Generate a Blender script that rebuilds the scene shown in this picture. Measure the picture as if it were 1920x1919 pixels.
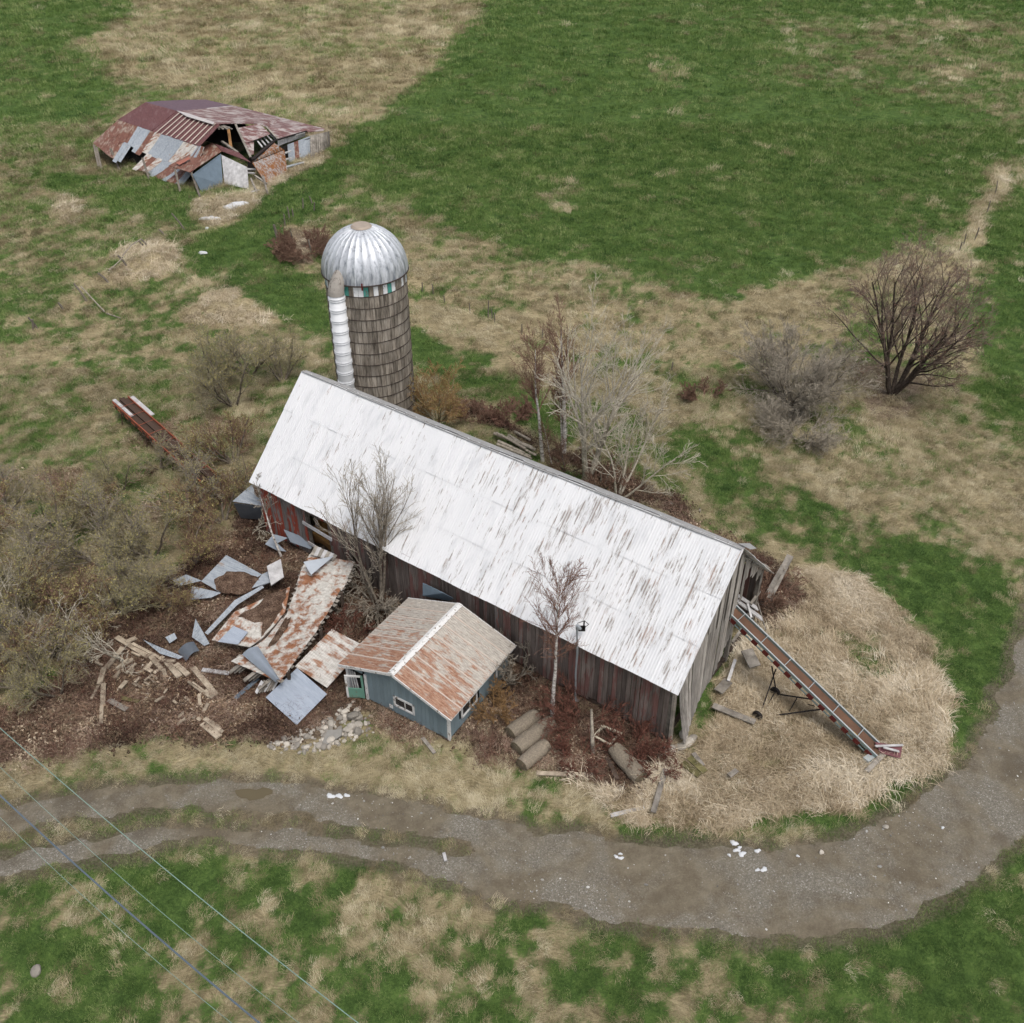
import bpy, bmesh, math, random
import numpy as np
from mathutils import Vector, Matrix, Euler
R = math.radians
scene = bpy.context.scene
for o in list(bpy.data.objects): bpy.data.objects.remove(o)

# ------------------------------------------------------------------ camera, sky, sun, exposure
CAM_H, CAM_PITCH, CAM_F = 34.2, R(37), 1856.0          # metres, down-tilt, focal length in photo pixels (1920 wide)
cd = bpy.data.cameras.new('camera'); cam = bpy.data.objects.new('camera', cd); scene.collection.objects.link(cam)
cam.location = (0, 0, CAM_H); cam.rotation_euler = (R(90) - CAM_PITCH, 0, 0)
cd.sensor_fit = 'HORIZONTAL'; cd.sensor_width = 36; cd.lens = 36 * CAM_F / 1920; cd.clip_start = 0.5; cd.clip_end = 6000
scene.camera = cam
world = bpy.data.worlds.new('World'); scene.world = world; world.use_nodes = True
wt = world.node_tree; wt.nodes.clear()
sky = wt.nodes.new('ShaderNodeTexSky'); sky.sky_type = 'NISHITA'; sky.sun_disc = False
SUN_EL, SUN_AZ = R(66), R(150)
sky.sun_elevation = SUN_EL; sky.sun_rotation = SUN_AZ; sky.air_density = 1.0; sky.dust_density = 4.0; sky.ozone_density = 1.0
hs = wt.nodes.new('ShaderNodeHueSaturation'); hs.inputs['Saturation'].default_value = 0.45     # overcast: nearly colourless sky
bg = wt.nodes.new('ShaderNodeBackground'); bg.inputs['Strength'].default_value = 0.15
wo = wt.nodes.new('ShaderNodeOutputWorld')
wt.links.new(sky.outputs[0], hs.inputs['Color']); wt.links.new(hs.outputs[0], bg.inputs['Color']); wt.links.new(bg.outputs[0], wo.inputs['Surface'])
sd = bpy.data.lights.new('sun', 'SUN'); sd.energy = 1.4; sd.angle = R(20); sd.color = (1.0, 0.965, 0.92)
sun = bpy.data.objects.new('sun', sd); scene.collection.objects.link(sun); sun.location = (0, 0, 60)
sdir = Vector((math.sin(SUN_AZ) * math.cos(SUN_EL), math.cos(SUN_AZ) * math.cos(SUN_EL), math.sin(SUN_EL)))
sun.rotation_euler = sdir.to_track_quat('Z', 'Y').to_euler()
vs = scene.view_settings; vs.view_transform = 'Standard'; vs.look = 'None'; vs.exposure = 0.1; vs.gamma = 1.0; vs.use_curve_mapping = False
scene.render.engine = 'CYCLES'; cy = scene.cycles; cy.max_bounces = 4; cy.diffuse_bounces = 2; cy.glossy_bounces = 2; cy.transmission_bounces = 2; cy.use_adaptive_sampling = True; cy.adaptive_threshold = 0.03

# ------------------------------------------------------------------ survey: photo pixel + height above ground -> place on the site
_s, _c = math.sin(CAM_PITCH), math.cos(CAM_PITCH)
def flat(px, py, z=0.0):
    u, v = (px - 960) / CAM_F, (py - 960) / CAM_F
    d = (CAM_H - z) / (_s + v * _c)
    return Vector((u * d, (_c - v * _s) * d, z))
def height_at(px, py, base_py):            # height of a point seen at py standing above ground pixel (px, base_py)
    Y = flat(px, base_py).y; v = (py - 960) / CAM_F
    return CAM_H - Y * (_s + v * _c) / (_c - v * _s)

# ------------------------------------------------------------------ noise on the site plane
_rs = np.random.RandomState(7); _tab = _rs.rand(256, 256)
def vnoise(x, y, sc, sd=0):
    x = np.asarray(x, float) * sc + sd * 17.3; y = np.asarray(y, float) * sc + sd * 31.7
    ix = np.floor(x).astype(int); iy = np.floor(y).astype(int); fx = x - ix; fy = y - iy
    fx = fx * fx * (3 - 2 * fx); fy = fy * fy * (3 - 2 * fy)
    a = _tab[ix & 255, iy & 255]; b = _tab[(ix + 1) & 255, iy & 255]; c = _tab[ix & 255, (iy + 1) & 255]; d = _tab[(ix + 1) & 255, (iy + 1) & 255]
    return (a * (1 - fx) + b * fx) * (1 - fy) + (c * (1 - fx) + d * fx) * fy
def fbm(x, y, sc, sd=0, o=4):
    t = 0; a = 0.5; n = 0
    for k in range(o):
        t = t + a * vnoise(x, y, sc * 2 ** k, sd + k); n += a; a *= 0.5
    return t / n
def sstep(a, b, x):
    t = np.clip((x - a) / (b - a), 0, 1); return t * t * (3 - 2 * t)
def sdist(x, y, poly):
    n = len(poly); d = np.full(x.shape, 1e9); ins = np.zeros(x.shape, bool)
    for i in range(n):
        ax, ay = poly[i]; bx, by = poly[(i + 1) % n]; ex, ey = bx - ax, by - ay
        t = np.clip(((x - ax) * ex + (y - ay) * ey) / (ex * ex + ey * ey + 1e-9), 0, 1)
        d = np.minimum(d, (x - ax - t * ex) ** 2 + (y - ay - t * ey) ** 2)
        cr = ((ay > y) != (by > y)) & (x < (bx - ax) * (y - ay) / (by - ay + 1e-12) + ax)
        ins ^= cr
    d = np.sqrt(d); return np.where(ins, -d, d)
def W(pts): return [tuple(flat(*p)[:2]) for p in pts]

# ------------------------------------------------------------------ terrain height
MOUNDS = [((285, 490), 3.2, 0.75), ((435, 585), 4.0, 0.9), ((560, 470), 3.0, 0.35), ((265, 505), 2.2, 0.4), ((900, 800), 2.5, 0.3), ((400, 1120), 3.0, 0.25), ((560, 1120), 3.0, 0.2)]
_M = [(flat(*p), r, h) for p, r, h in MOUNDS]
DITCH = W([(740, 530), (800, 550), (860, 572), (960, 615), (1060, 650), (1160, 680), (1230, 705), (1320, 740)])
def linedist(x, y, L):
    d = np.full(x.shape, 1e9)
    for (ax, ay), (bx, by) in zip(L[:-1], L[1:]):
        ex, ey = bx - ax, by - ay
        t = np.clip(((x - ax) * ex + (y - ay) * ey) / (ex * ex + ey * ey), 0, 1)
        d = np.minimum(d, np.hypot(x - ax - t * ex, y - ay - t * ey))
    return d
def GZ(x, y):
    x = np.asarray(x, float); y = np.asarray(y, float)
    z = (fbm(x, y, 0.13, 3, 2) - 0.5) * 0.16
    z = z + (fbm(x, y, 0.02, 9, 2) - 0.5) * np.clip((y - 110) / 60, 0, 1) * 3.0
    for c, r, h in _M:
        z = z + h * np.exp(-((x - c.x) ** 2 + (y - c.y) ** 2) / (r * r) * 2.0) * (0.8 + 0.4 * vnoise(x, y, 0.8, 5))
    dd = linedist(x, y, DITCH)
    z = z - 0.45 * np.exp(-(dd / 0.55) ** 2) + 0.2 * np.exp(-((dd - 1.1) / 0.6) ** 2)
    return z
def gz(x, y): return float(GZ(np.array([x]), np.array([y]))[0])
def S(px, py, z=0.0):
    p = flat(px, py, z); p.z = z + gz(p.x, p.y); return p

# ------------------------------------------------------------------ land cover
ROAD = W([(-400, 1560), (0, 1512), (46, 1508), (150, 1482), (300, 1468), (430, 1461), (520, 1465), (640, 1480), (740, 1497), (860, 1525), (1000, 1553), (1150, 1575), (1300, 1584), (1450, 1585), (1560, 1578), (1650, 1548), (1720, 1503), (1780, 1453), (1830, 1395), (1862, 1335), (1895, 1250), (1930, 1130), (1990, 950), (2120, 760), (2400, 560), (2760, 420), (2860, 440), (2500, 600), (2250, 800), (2135, 970), (2075, 1250), (2010, 1450), (1950, 1550), (1874, 1620), (1800, 1680), (1720, 1722), (1600, 1757), (1450, 1765), (1280, 1752), (1120, 1722), (1000, 1692), (900, 1682), (830, 1650), (740, 1625), (640, 1605), (520, 1590), (400, 1580), (300, 1590), (150, 1613), (46, 1633), (0, 1645), (-400, 1740)])
MEDIAN = W([(-400, 1625), (0, 1570), (46, 1560), (200, 1530), (300, 1519), (420, 1521), (560, 1531), (720, 1559), (880, 1581), (900, 1592), (870, 1600), (720, 1582), (560, 1551), (400, 1545), (250, 1556), (46, 1598), (0, 1606), (-400, 1680)])
# (photo outline, edge softness in metres, green, brown litter, tall straw)
ZONES = [
 ([(-400, 200), (180, 220), (350, 350), (560, 420), (520, 640), (300, 760), (100, 820), (-400, 900)], 8, .56, 0, 0),
 ([(905, 20), (690, 225), (655, 285), (700, 345), (800, 400), (930, 440), (1010, 475), (1120, 495), (1240, 520), (1370, 560), (1480, 530), (1640, 480), (1790, 440), (1860, 320), (2300, 100), (2300, -150), (905, -150)], 6, .93, 0, 0),
 ([(1380, 30), (2300, 30), (2300, 200), (1900, 260), (1700, 190), (1450, 150)], 18, .66, 0, 0),
 ([(1040, 320), (1090, 345), (1060, 400), (1000, 390)], 3, .5, 0, 0), ([(1200, 90), (1330, 120), (1280, 170), (1180, 140)], 8, .68, 0, 0),
 ([(350, -100), (905, -100), (905, 40), (690, 230), (640, 270), (560, 225), (440, 180), (250, 150), (120, 95), (250, 50)], 6, .33, 0, .15),
 ([(-400, -100), (250, -100), (250, 40), (110, 100), (250, 160), (180, 220), (-400, 240)], 8, .8, 0, 0),
 ([(200, 330), (330, 350), (440, 380), (350, 420), (250, 400), (120, 380), (80, 330)], 3, .8, 0, 0),
 ([(600, 240), (640, 255), (560, 350), (470, 390), (400, 420), (360, 400), (370, 370), (470, 355), (540, 330)], 1.5, .1, .1, .5),
 ([(640, 275), (690, 225), (720, 270), (650, 345), (575, 400), (545, 450), (565, 520), (640, 585), (625, 640), (540, 590), (450, 545), (370, 510), (335, 465), (400, 425), (520, 355), (590, 310)], 1.2, 1, 0, 0),
 ([(770, 620), (860, 645), (950, 695), (970, 745), (890, 765), (800, 700)], 1.2, .97, 0, 0),
 ([(960, 740), (1060, 760), (1100, 830), (1010, 830), (950, 780)], 1.5, .85, 0, 0),
 ([(770, 420), (900, 455), (1010, 480), (1240, 530), (1350, 570), (1340, 700), (1310, 745), (1200, 705), (1000, 630), (860, 590), (770, 560)], 3, .38, 0, .1),
 ([(770, 570), (900, 610), (1080, 680), (1240, 720), (1320, 760), (1290, 800), (1180, 760), (960, 700), (860, 650), (770, 612)], 1.5, .12, .35, .1),
 ([(1370, 560), (1500, 540), (1700, 470), (1830, 440), (1860, 600), (1800, 760), (1700, 830), (1500, 860), (1320, 800), (1330, 700)], 3, .38, .25, 0),
 ([(1395, 545), (1530, 535), (1540, 575), (1400, 600)], 1.5, .02, .1, .2),
 ([(1560, 690), (1720, 690), (1740, 790), (1600, 800)], 2, .2, .75, 0),
 ([(1500, 860), (1874, 820), (2000, 1040), (1720, 1000), (1600, 960)], 3, .45, 0, 0),
 ([(1230, 800), (1330, 835), (1480, 905), (1600, 960), (1720, 1005), (1874, 1060), (1960, 1250), (1830, 1350), (1775, 1290), (1740, 1220), (1650, 1115), (1560, 1065), (1470, 1010), (1380, 950), (1290, 900), (1240, 860)], 2, .88, 0, 0),
 ([(1450, 1060), (1600, 1090), (1720, 1200), (1770, 1300), (1760, 1420), (1690, 1490), (1560, 1550), (1450, 1575), (1300, 1570), (1150, 1545), (1010, 1500), (1230, 1440), (1290, 1400), (1390, 1180)], 1.0, .06, .05, 1),
 ([(1530, 1180), (1640, 1180), (1690, 1260), (1600, 1260)], 1.2, .5, 0, .3),
 ([(1800, 470), (1960, 330), (2000, 800), (1850, 800)], 2.5, 1, 0, 0),
 ([(1900, 330), (1830, 440), (1800, 470), (1790, 455), (1870, 330)], 1.0, .05, 0, .3),
 ([(46, 1330), (150, 1230), (230, 1170), (380, 1020), (480, 880), (560, 960), (700, 1050), (760, 1080), (1060, 1250), (1250, 1400), (1250, 1450), (1200, 1490), (1080, 1490), (980, 1455), (880, 1405), (850, 1412), (760, 1372), (700, 1335), (650, 1345), (600, 1400), (440, 1405), (260, 1415), (-100, 1440), (-100, 1330)], 1.2, .04, .95, 0),
 ([(770, 740), (900, 760), (1000, 830), (1110, 870), (1240, 920), (1340, 985), (1450, 1050), (1510, 1110), (1440, 1190), (1380, 1140), (1390, 1040)], 1.2, .12, .8, 0),
 ([(1000, 1370), (1230, 1400), (1240, 1450), (1190, 1490), (1080, 1480), (990, 1440)], .8, 0, 1, 0),
 ([(-300, 900), (150, 830), (300, 780), (400, 650), (560, 600), (620, 680), (560, 740), (470, 900), (440, 1000), (330, 1080), (200, 1200), (-100, 1330), (-300, 1330)], 2.5, .42, .4, .1),
 ([(-300, 1440), (250, 1415), (600, 1400), (760, 1378), (870, 1420), (1000, 1470), (1100, 1500), (1180, 1545), (1150, 1570), (1000, 1548), (860, 1520), (640, 1475), (430, 1456), (150, 1477), (-300, 1520)], 1.0, .27, .12, .25),
 ([(-300, 1500), (-300, 1440), (200, 1435), (350, 1440), (100, 1480)], 1, .3, .35, .2),
 ([(-400, 1750), (46, 1640), (300, 1600), (450, 1590), (740, 1630), (900, 1690), (1120, 1730), (1450, 1772), (1720, 1728), (1874, 1630), (2100, 1450), (2300, 1950), (1900, 2300), (-400, 2300)], 1.0, .6, 0, 0),
 ([(150, 1600), (420, 1590), (560, 1640), (640, 1720), (500, 1790), (330, 1720), (200, 1650)], 1.5, .78, 0, 0),
 ([(1050, 1820), (1300, 1800), (1420, 1850), (1700, 1760), (1950, 1640), (2100, 1900), (1500, 2100), (1000, 1960)], 1.5, .84, 0, 0),
 ([(1600, 1770), (1740, 1730), (1880, 1640), (1900, 1680), (1760, 1780)], 1.0, .95, 0, 0),
 ([(1690, 1480), (1770, 1420), (1790, 1370), (1820, 1350), (1860, 1340), (1830, 1390), (1720, 1500), (1650, 1545), (1560, 1570), (1400, 1580), (1420, 1560), (1560, 1545), (1640, 1515)], .6, .82, 0, 0),
 ([(210, 470), (300, 455), (350, 480), (330, 520), (220, 540)], 1, .1, .15, .7), ([(350, 560), (450, 540), (540, 590), (480, 620), (360, 610)], 1.2, .12, .35, .7),
 ([(520, 420), (590, 440), (620, 500), (540, 490)], 1, .1, .8, 0), ([(80, 360), (160, 370), (150, 420), (80, 410)], 1.5, .1, 0, .4),
]
_Z = [(W(p), s, g, b, t) for p, s, g, b, t in ZONES]
def road_field(x, y):                       # <0 on the track surface
    jx = x + (fbm(x, y, 0.9, 21) - .5) * 0.9; jy = y + (fbm(x, y, 0.9, 33) - .5) * 0.9
    return np.maximum(sdist(jx, jy, ROAD), -sdist(jx, jy, MEDIAN))
def cover(x, y):
    wx = x + (fbm(x, y, 0.25, 11) - .5) * (2.2 + y * .02); wy = y + (fbm(x, y, 0.25, 15) - .5) * (2.2 + y * .03)
    g = np.full(x.shape, .56); b = np.zeros(x.shape); t = np.zeros(x.shape)
    for poly, s, pg, pb, pt in _Z:
        m = 1 - sstep(-s * .5, s * .5, sdist(wx, wy, poly))
        g += (pg - g) * m; b += (pb - b) * m; t += (pt - t) * m
    return g, b, t

def greenness(x, y, g):                      # patchiness shared by the ground and the tufts standing on it
    n1 = .5 * fbm(x, y, .8, 41, 3) + .5 * fbm(x, y, 2.6, 47, 3); n2 = fbm(x, y, .16, 45, 3); return g + (n1 - .5) * 1.9 + (n2 - .5) * .8, n1, n2

# ------------------------------------------------------------------ node helpers
def lin(h):                                  # '#rrggbb' as seen -> linear
    v = [int(h[i:i + 2], 16) / 255 for i in (1, 3, 5)]
    return tuple(c / 12.92 if c <= .04045 else ((c + .055) / 1.055) ** 2.4 for c in v) + (1,)
class Mat:
    def __init__(s, name, rough=.85, metal=0.0, spec=.3):
        s.m = bpy.data.materials.new(name); s.m.use_nodes = True; s.t = s.m.node_tree
        s.b = s.t.nodes['Principled BSDF']; s.b.inputs['Roughness'].default_value = rough; s.b.inputs['Metallic'].default_value = metal
        s.b.inputs['Specular IOR Level'].default_value = spec
    def set(s, sock, v):
        if isinstance(v, bpy.types.NodeSocket): s.t.links.new(v, sock)
        elif v is not None: sock.default_value = v
    def nd(s, typ, ins=None, out=0, **pr):
        n = s.t.nodes.new(typ)
        for k, v in pr.items(): setattr(n, k, v)
        for k, v in (ins or {}).items(): s.set(n.inputs[k], v)
        return n.outputs[out]
    def math(s, op, a, b=None, c=None):
        return s.nd('ShaderNodeMath', {0: a, 1: b, 2: c} if c is not None else ({0: a, 1: b} if b is not None else {0: a}), operation=op)
    def mix(s, f, a, b, mode='MIX'):
        return s.nd('ShaderNodeMix', {0: f, 6: a, 7: b}, 2, data_type='RGBA', blend_type=mode)
    def noise(s, vec, sc, det=4, rough=.6, dist=0.0):
        return s.nd('ShaderNodeTexNoise', {'Vector': vec, 'Scale': sc, 'Detail': det, 'Roughness': rough, 'Distortion': dist})
    def ramp(s, f, st):
        n = s.t.nodes.new('ShaderNodeValToRGB'); e = n.color_ramp.elements
        while len(e) < len(st): e.new(0.5)
        for el, (p, c) in zip(e, st):
            el.position = p; el.color = c if isinstance(c, tuple) else (c, c, c, 1)
        s.set(n.inputs[0], f); return n.outputs[0]
    def step(s, x, a, b):
        return s.nd('ShaderNodeMapRange', {0: x, 1: a, 2: b}, interpolation_type='SMOOTHSTEP')
    def map(s, vec, sc=(1, 1, 1), rot=(0, 0, 0), loc=(0, 0, 0)):
        return s.nd('ShaderNodeMapping', {'Vector': vec, 'Scale': sc, 'Rotation': rot, 'Location': loc})
    def pos(s): return s.nd('ShaderNodeNewGeometry')
    def oc(s, ob=None): return s.nd('ShaderNodeTexCoord', out=3, object=ob)
    def gen(s): return s.nd('ShaderNodeTexCoord')
    def rnd(s): return s.nd('ShaderNodeObjectInfo', out=5)
    def xyz(s, vec, i): return s.nd('ShaderNodeSeparateXYZ', {0: vec}, i)
    def comb(s, x, y, z): return s.nd('ShaderNodeCombineXYZ', {0: x, 1: y, 2: z})
    def bump(s, h, d=.02, st=.6):
        s.set(s.b.inputs['Normal'], s.nd('ShaderNodeBump', {'Height': h, 'Distance': d, 'Strength': st}))
    def col(s, c): s.set(s.b.inputs['Base Color'], c); return s
MATS = {}
def mat(name): return MATS[name].m if isinstance(MATS[name], Mat) else MATS[name]

# ------------------------------------------------------------------ object helpers
col = scene.collection
class MB:                                    # mesh builder
    def __init__(s): s.v = []; s.f = []
    def add(s, vs, fs):
        k = len(s.v); s.v += [tuple(p) for p in vs]; s.f += [tuple(i + k for i in f) for f in fs]; return s
    def box(s, c, sz, rot=None):
        x, y, z = sz[0] / 2, sz[1] / 2, sz[2] / 2; c = Vector(c)
        P = [Vector(p) for p in ((-x, -y, -z), (x, -y, -z), (x, y, -z), (-x, y, -z), (-x, -y, z), (x, -y, z), (x, y, z), (-x, y, z))]
        if rot is not None: P = [rot @ p for p in P]
        return s.add([p + c for p in P], [(0, 3, 2, 1), (4, 5, 6, 7), (0, 1, 5, 4), (1, 2, 6, 5), (2, 3, 7, 6), (3, 0, 4, 7)])
    def plank(s, a, b, w, t, up=(0, 0, 1), roll=0.0):
        a, b = Vector(a), Vector(b); d = (b - a); L = d.length; d.normalize(); u = Vector(up)
        if abs(d.dot(u)) > .97: u = Vector((1, 0, 0))
        sd = d.cross(u).normalized(); n = sd.cross(d)
        if roll: q = Matrix.Rotation(roll, 3, d); sd = q @ sd; n = q @ n
        return s.box((a + b) / 2, (w, L, t), Matrix((sd, d, n)).transposed())
    def tube(s, a, b, r0, r1=None, n=6, cap=True):
        a, b = Vector(a), Vector(b); r1 = r0 if r1 is None else r1; d = (b - a).normalized()
        u = d.orthogonal().normalized(); w = d.cross(u); vs = []
        for k in range(n):
            e = u * math.cos(2 * math.pi * k / n) + w * math.sin(2 * math.pi * k / n); vs.append(a + e * r0)
        for k in range(n):
            e = u * math.cos(2 * math.pi * k / n) + w * math.sin(2 * math.pi * k / n); vs.append(b + e * r1)
        fs = [(k, (k + 1) % n, n + (k + 1) % n, n + k) for k in range(n)]
        if cap: fs += [tuple(range(n))[::-1], tuple(range(n, 2 * n))]
        return s.add(vs, fs)
    def slab(s, P, t=.02):                   # polygon of 3+ corners, thickness t below
        P = [Vector(p) for p in P]; n = len(P)
        nr = Vector((0, 0, 0))
        for i in range(n):
            a, b = P[i], P[(i + 1) % n]
            nr += Vector(((a.y - b.y) * (a.z + b.z), (a.z - b.z) * (a.x + b.x), (a.x - b.x) * (a.y + b.y)))
        nr.normalize()
        if nr.z < 0: P = P[::-1]; nr = -nr
        vs = P + [p - nr * t for p in P]
        return s.add(vs, [tuple(range(n)), tuple(range(2 * n - 1, n - 1, -1))] + [(i, i + n, (i + 1) % n + n, (i + 1) % n) for i in range(n)])
    def surf(s, fn, nu, nv, t=.02):          # curved sheet with thickness
        g = [[Vector(fn(i / nu, j / nv)) for j in range(nv + 1)] for i in range(nu + 1)]
        k = (nu + 1) * (nv + 1); top = [p for r in g for p in r]
        nn = (g[nu][0] - g[0][0]).cross(g[0][nv] - g[0][0]).normalized()
        if nn.z < 0: nn = -nn
        vs = top + [p - nn * t for p in top]; I = lambda i, j: i * (nv + 1) + j; fs = []
        for i in range(nu):
            for j in range(nv):
                q = (I(i, j), I(i + 1, j), I(i + 1, j + 1), I(i, j + 1)); fs += [q, tuple(x + k for x in q[::-1])]
        for i in range(nu): fs += [(I(i, 0), I(i, 0) + k, I(i + 1, 0) + k, I(i + 1, 0)), (I(i, nv), I(i + 1, nv), I(i + 1, nv) + k, I(i, nv) + k)]
        for j in range(nv): fs += [(I(0, j), I(0, j + 1), I(0, j + 1) + k, I(0, j) + k), (I(nu, j), I(nu, j) + k, I(nu, j + 1) + k, I(nu, j + 1))]
        return s.add(vs, fs)
    def mesh(s, name, m, smooth=False, xf=None):
        me = bpy.data.meshes.new(name); v = s.v
        if xf is not None: v = [tuple(xf @ Vector(p)) for p in v]
        me.from_pydata(v, [], s.f); me.update()
        if m: me.materials.append(mat(m) if isinstance(m, str) else m)
        if smooth: me.polygons.foreach_set('use_smooth', [True] * len(me.polygons))
        return me
def tag(o, label=None, cat=None, group=None, kind=None):
    for k, v in (('label', label), ('category', cat), ('group', group), ('kind', kind)):
        if v: o[k] = v
    return o
def link(name, data, parent=None):
    o = bpy.data.objects.new(name, data); col.objects.link(o)
    if parent is not None: o.parent = parent
    return o
def thing(name, label, cat, loc=(0, 0, 0), rz=0.0, group=None):
    o = link(name, None); o.location = loc; o.rotation_euler = (0, 0, rz); o.empty_display_size = .2
    return tag(o, label, cat, group)
def inv(o): return (Matrix.Translation(o.location) @ o.rotation_euler.to_matrix().to_4x4()).inverted()
def part(parent, name, mb, m, smooth=False, label=None, wrld=False):   # wrld: builder holds site coordinates
    xf = inv(parent) if wrld else None
    if wrld and parent.parent is not None: xf = inv(parent.parent)
    o = link(name, mb.mesh(name, m, smooth, xf), parent)
    return tag(o, label)
def single(name, mb, m, label, cat, group=None, smooth=False, base=None, kind=None):   # one-mesh thing from site coordinates
    if base is None:
        a = np.array(mb.v); base = Vector((a[:, 0].mean(), a[:, 1].mean(), a[:, 2].min()))
    o = link(name, mb.mesh(name, m, smooth, Matrix.Translation(-Vector(base)))); o.location = base
    return tag(o, label, cat, group, kind)
def copy_tree(o, parent=None):
    c = o.copy(); col.objects.link(c); c.parent = parent
    for ch in list(o.children): copy_tree(ch, c)
    return c

# ------------------------------------------------------------------ reference frames of the buildings
BARN_C, BARN_RZ = Vector((-.82, 39.57, 0)), math.atan2(-.588, .8088)
BARN_L, BARN_W, EAVE, RIDGE = 12.95, 4.6, 3.6, 8.05          # half length, half width, heights
barn = thing('barn', 'long derelict barn with rust-streaked white metal gable roof and weathered board walls', 'barn', BARN_C, BARN_RZ)
SHED_C, SHED_RZ = Vector((-3.84, 32.16, 0)), R(-32)
shed = thing('garden_shed', 'small slate-blue shed with rusty metal gable roof against the big barn', 'shed', SHED_C, SHED_RZ)

# ------------------------------------------------------------------ materials
def c3(r, g, b): return (r, g, b, 1)
def simple(name, c, rough=.8, metal=0, var=.25, sc=3.0, bump=0, rnd=.0, spec=.3):
    M = Mat(name, rough, metal, spec); P = M.pos(); n = M.noise(P, sc, 5, .65)
    k = M.math('MULTIPLY_ADD', n, 2 * var, 1 - var)
    if rnd: k = M.math('MULTIPLY', k, M.math('MULTIPLY_ADD', M.rnd(), 2 * rnd, 1 - rnd))
    M.col(M.mix(1, c, M.comb(k, k, k), 'MULTIPLY'))
    if bump: M.bump(n, bump)
    MATS[name] = M; return M

# ground
def ground_mat():
    M = Mat('meadow_ground', .95, 0, .1); P = M.pos()
    z = M.nd('ShaderNodeVertexColor', layer_name='cover'); zx = M.nd('ShaderNodeSeparateColor', {0: z}); n = zx.node
    G, B, T = n.outputs[0], n.outputs[1], n.outputs[2]
    warp = M.noise(P, .5, 3); w2 = M.nd('ShaderNodeTexNoise', {'Vector': P, 'Scale': .35, 'Detail': 2}, 1)
    Pw = M.nd('ShaderNodeVectorMath', {0: P, 1: M.nd('ShaderNodeVectorMath', {0: w2, 'Scale': 3.0}, operation='SCALE')}, operation='ADD')
    streak = M.noise(M.map(Pw, (1.6, 7.0, 1), (0, 0, .5)), 1.6, 5, .7, .6)          # lodged dry grass
    fine = M.noise(P, 9, 5, .75); mid = M.noise(P, 1.3, 5, .65); big = M.noise(P, .16, 3, .6)
    straw = M.ramp(M.math('MULTIPLY_ADD', streak, .65, M.math('MULTIPLY', fine, .35)), [(.3, lin('#564d38')), (.45, lin('#8b7f62')), (.58, lin('#afa17f')), (.72, lin('#cabd9c'))])
    green = M.ramp(M.math('MULTIPLY_ADD', mid, .5, M.math('MULTIPLY', fine, .5)), [(.3, lin('#25371a')), (.46, lin('#41562b')), (.6, lin('#5c733b')), (.72, lin('#7f8a56'))])
    litter = M.ramp(M.math('MULTIPLY_ADD', fine, .6, M.math('MULTIPLY', mid, .4)), [(.3, lin('#38302a')), (.48, lin('#6a5b4d')), (.6, lin('#8f7f6e')), (.75, lin('#a08a72'))])
    gm = M.math('ADD', G, M.math('MULTIPLY_ADD', fine, .9, -.45))
    c = M.mix(M.step(gm, .3, .7), straw, green)
    bm = M.math('ADD', B, M.math('MULTIPLY_ADD', M.noise(P, .9, 5, .7), .9, -.45))
    c = M.mix(M.math('MULTIPLY', M.step(bm, .3, .75), .92), c, litter)
    dm = M.step(M.math('ADD', T, M.math('MULTIPLY_ADD', fine, 1.0, -.5)), .3, .75); c = M.mix(M.math('MULTIPLY', dm, .85), c, M.ramp(fine, [(.3, lin('#453c31')), (.7, lin('#7d7263'))]))
    v = M.math('MULTIPLY_ADD', big, .5, .75); c = M.mix(1, c, M.comb(v, v, v), 'MULTIPLY')
    M.col(c); M.bump(M.math('ADD', M.math('MULTIPLY', streak, .6), fine), .12, .8); MATS['ground'] = M
ground_mat()
def road_mat():
    M = Mat('gravel_track', .9, 0, .25); P = M.pos()
    fine = M.noise(P, 14, 4, .8); peb = M.nd('ShaderNodeTexVoronoi', {'Vector': P, 'Scale': 24.0}, 1); pv = M.nd('ShaderNodeSeparateColor', {0: peb})
    big = M.noise(P, .28, 4, .65, .5); mid = M.noise(P, 1.4, 4, .65)
    mud = M.ramp(M.math('MULTIPLY_ADD', mid, .6, M.math('MULTIPLY', fine, .4)), [(.3, lin('#544b3e')), (.5, lin('#6c6353')), (.7, lin('#827968'))])
    grav = M.ramp(pv, [(.0, lin('#625e55')), (.5, lin('#757168')), (.9, lin('#88847b')), (.985, lin('#a5a29a'))])
    gm = M.step(M.math('ADD', big, M.math('MULTIPLY_ADD', fine, .35, -.17)), .42, .62)
    c = M.mix(M.math('MULTIPLY', gm, .7), mud, grav)
    wet = M.step(M.noise(M.map(P, (1, 1, 1), (0, 0, 0), (13, 4, 0)), .33, 3, .5), .56, .66)
    c = M.mix(M.math('MULTIPLY', wet, .55), c, lin('#4f4536'))
    M.col(c); M.set(M.b.inputs['Roughness'], M.math('MULTIPLY_ADD', wet, -.35, .92))
    M.bump(M.math('ADD', M.math('MULTIPLY', pv, .5), fine), .03, .6); MATS['road'] = M
road_mat()
def blade_mat(name, stops, trans=.25):
    M = Mat(name, .8, 0, .15)
    t = M.nd('ShaderNodeAttribute', out=2, attribute_name='tint', attribute_type='INSTANCER')
    P = M.oc(); h = M.xyz(P, 2)
    f = M.math('ADD', t, M.math('MULTIPLY_ADD', M.noise(M.pos(), 6, 2), .5, -.25))
    M.col(M.ramp(f, stops)); MATS[name] = M
blade_mat('blade_straw', [(.0, lin('#685d45')), (.35, lin('#998c6d')), (.65, lin('#bbae8c')), (1, lin('#d7ccaf'))])
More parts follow.
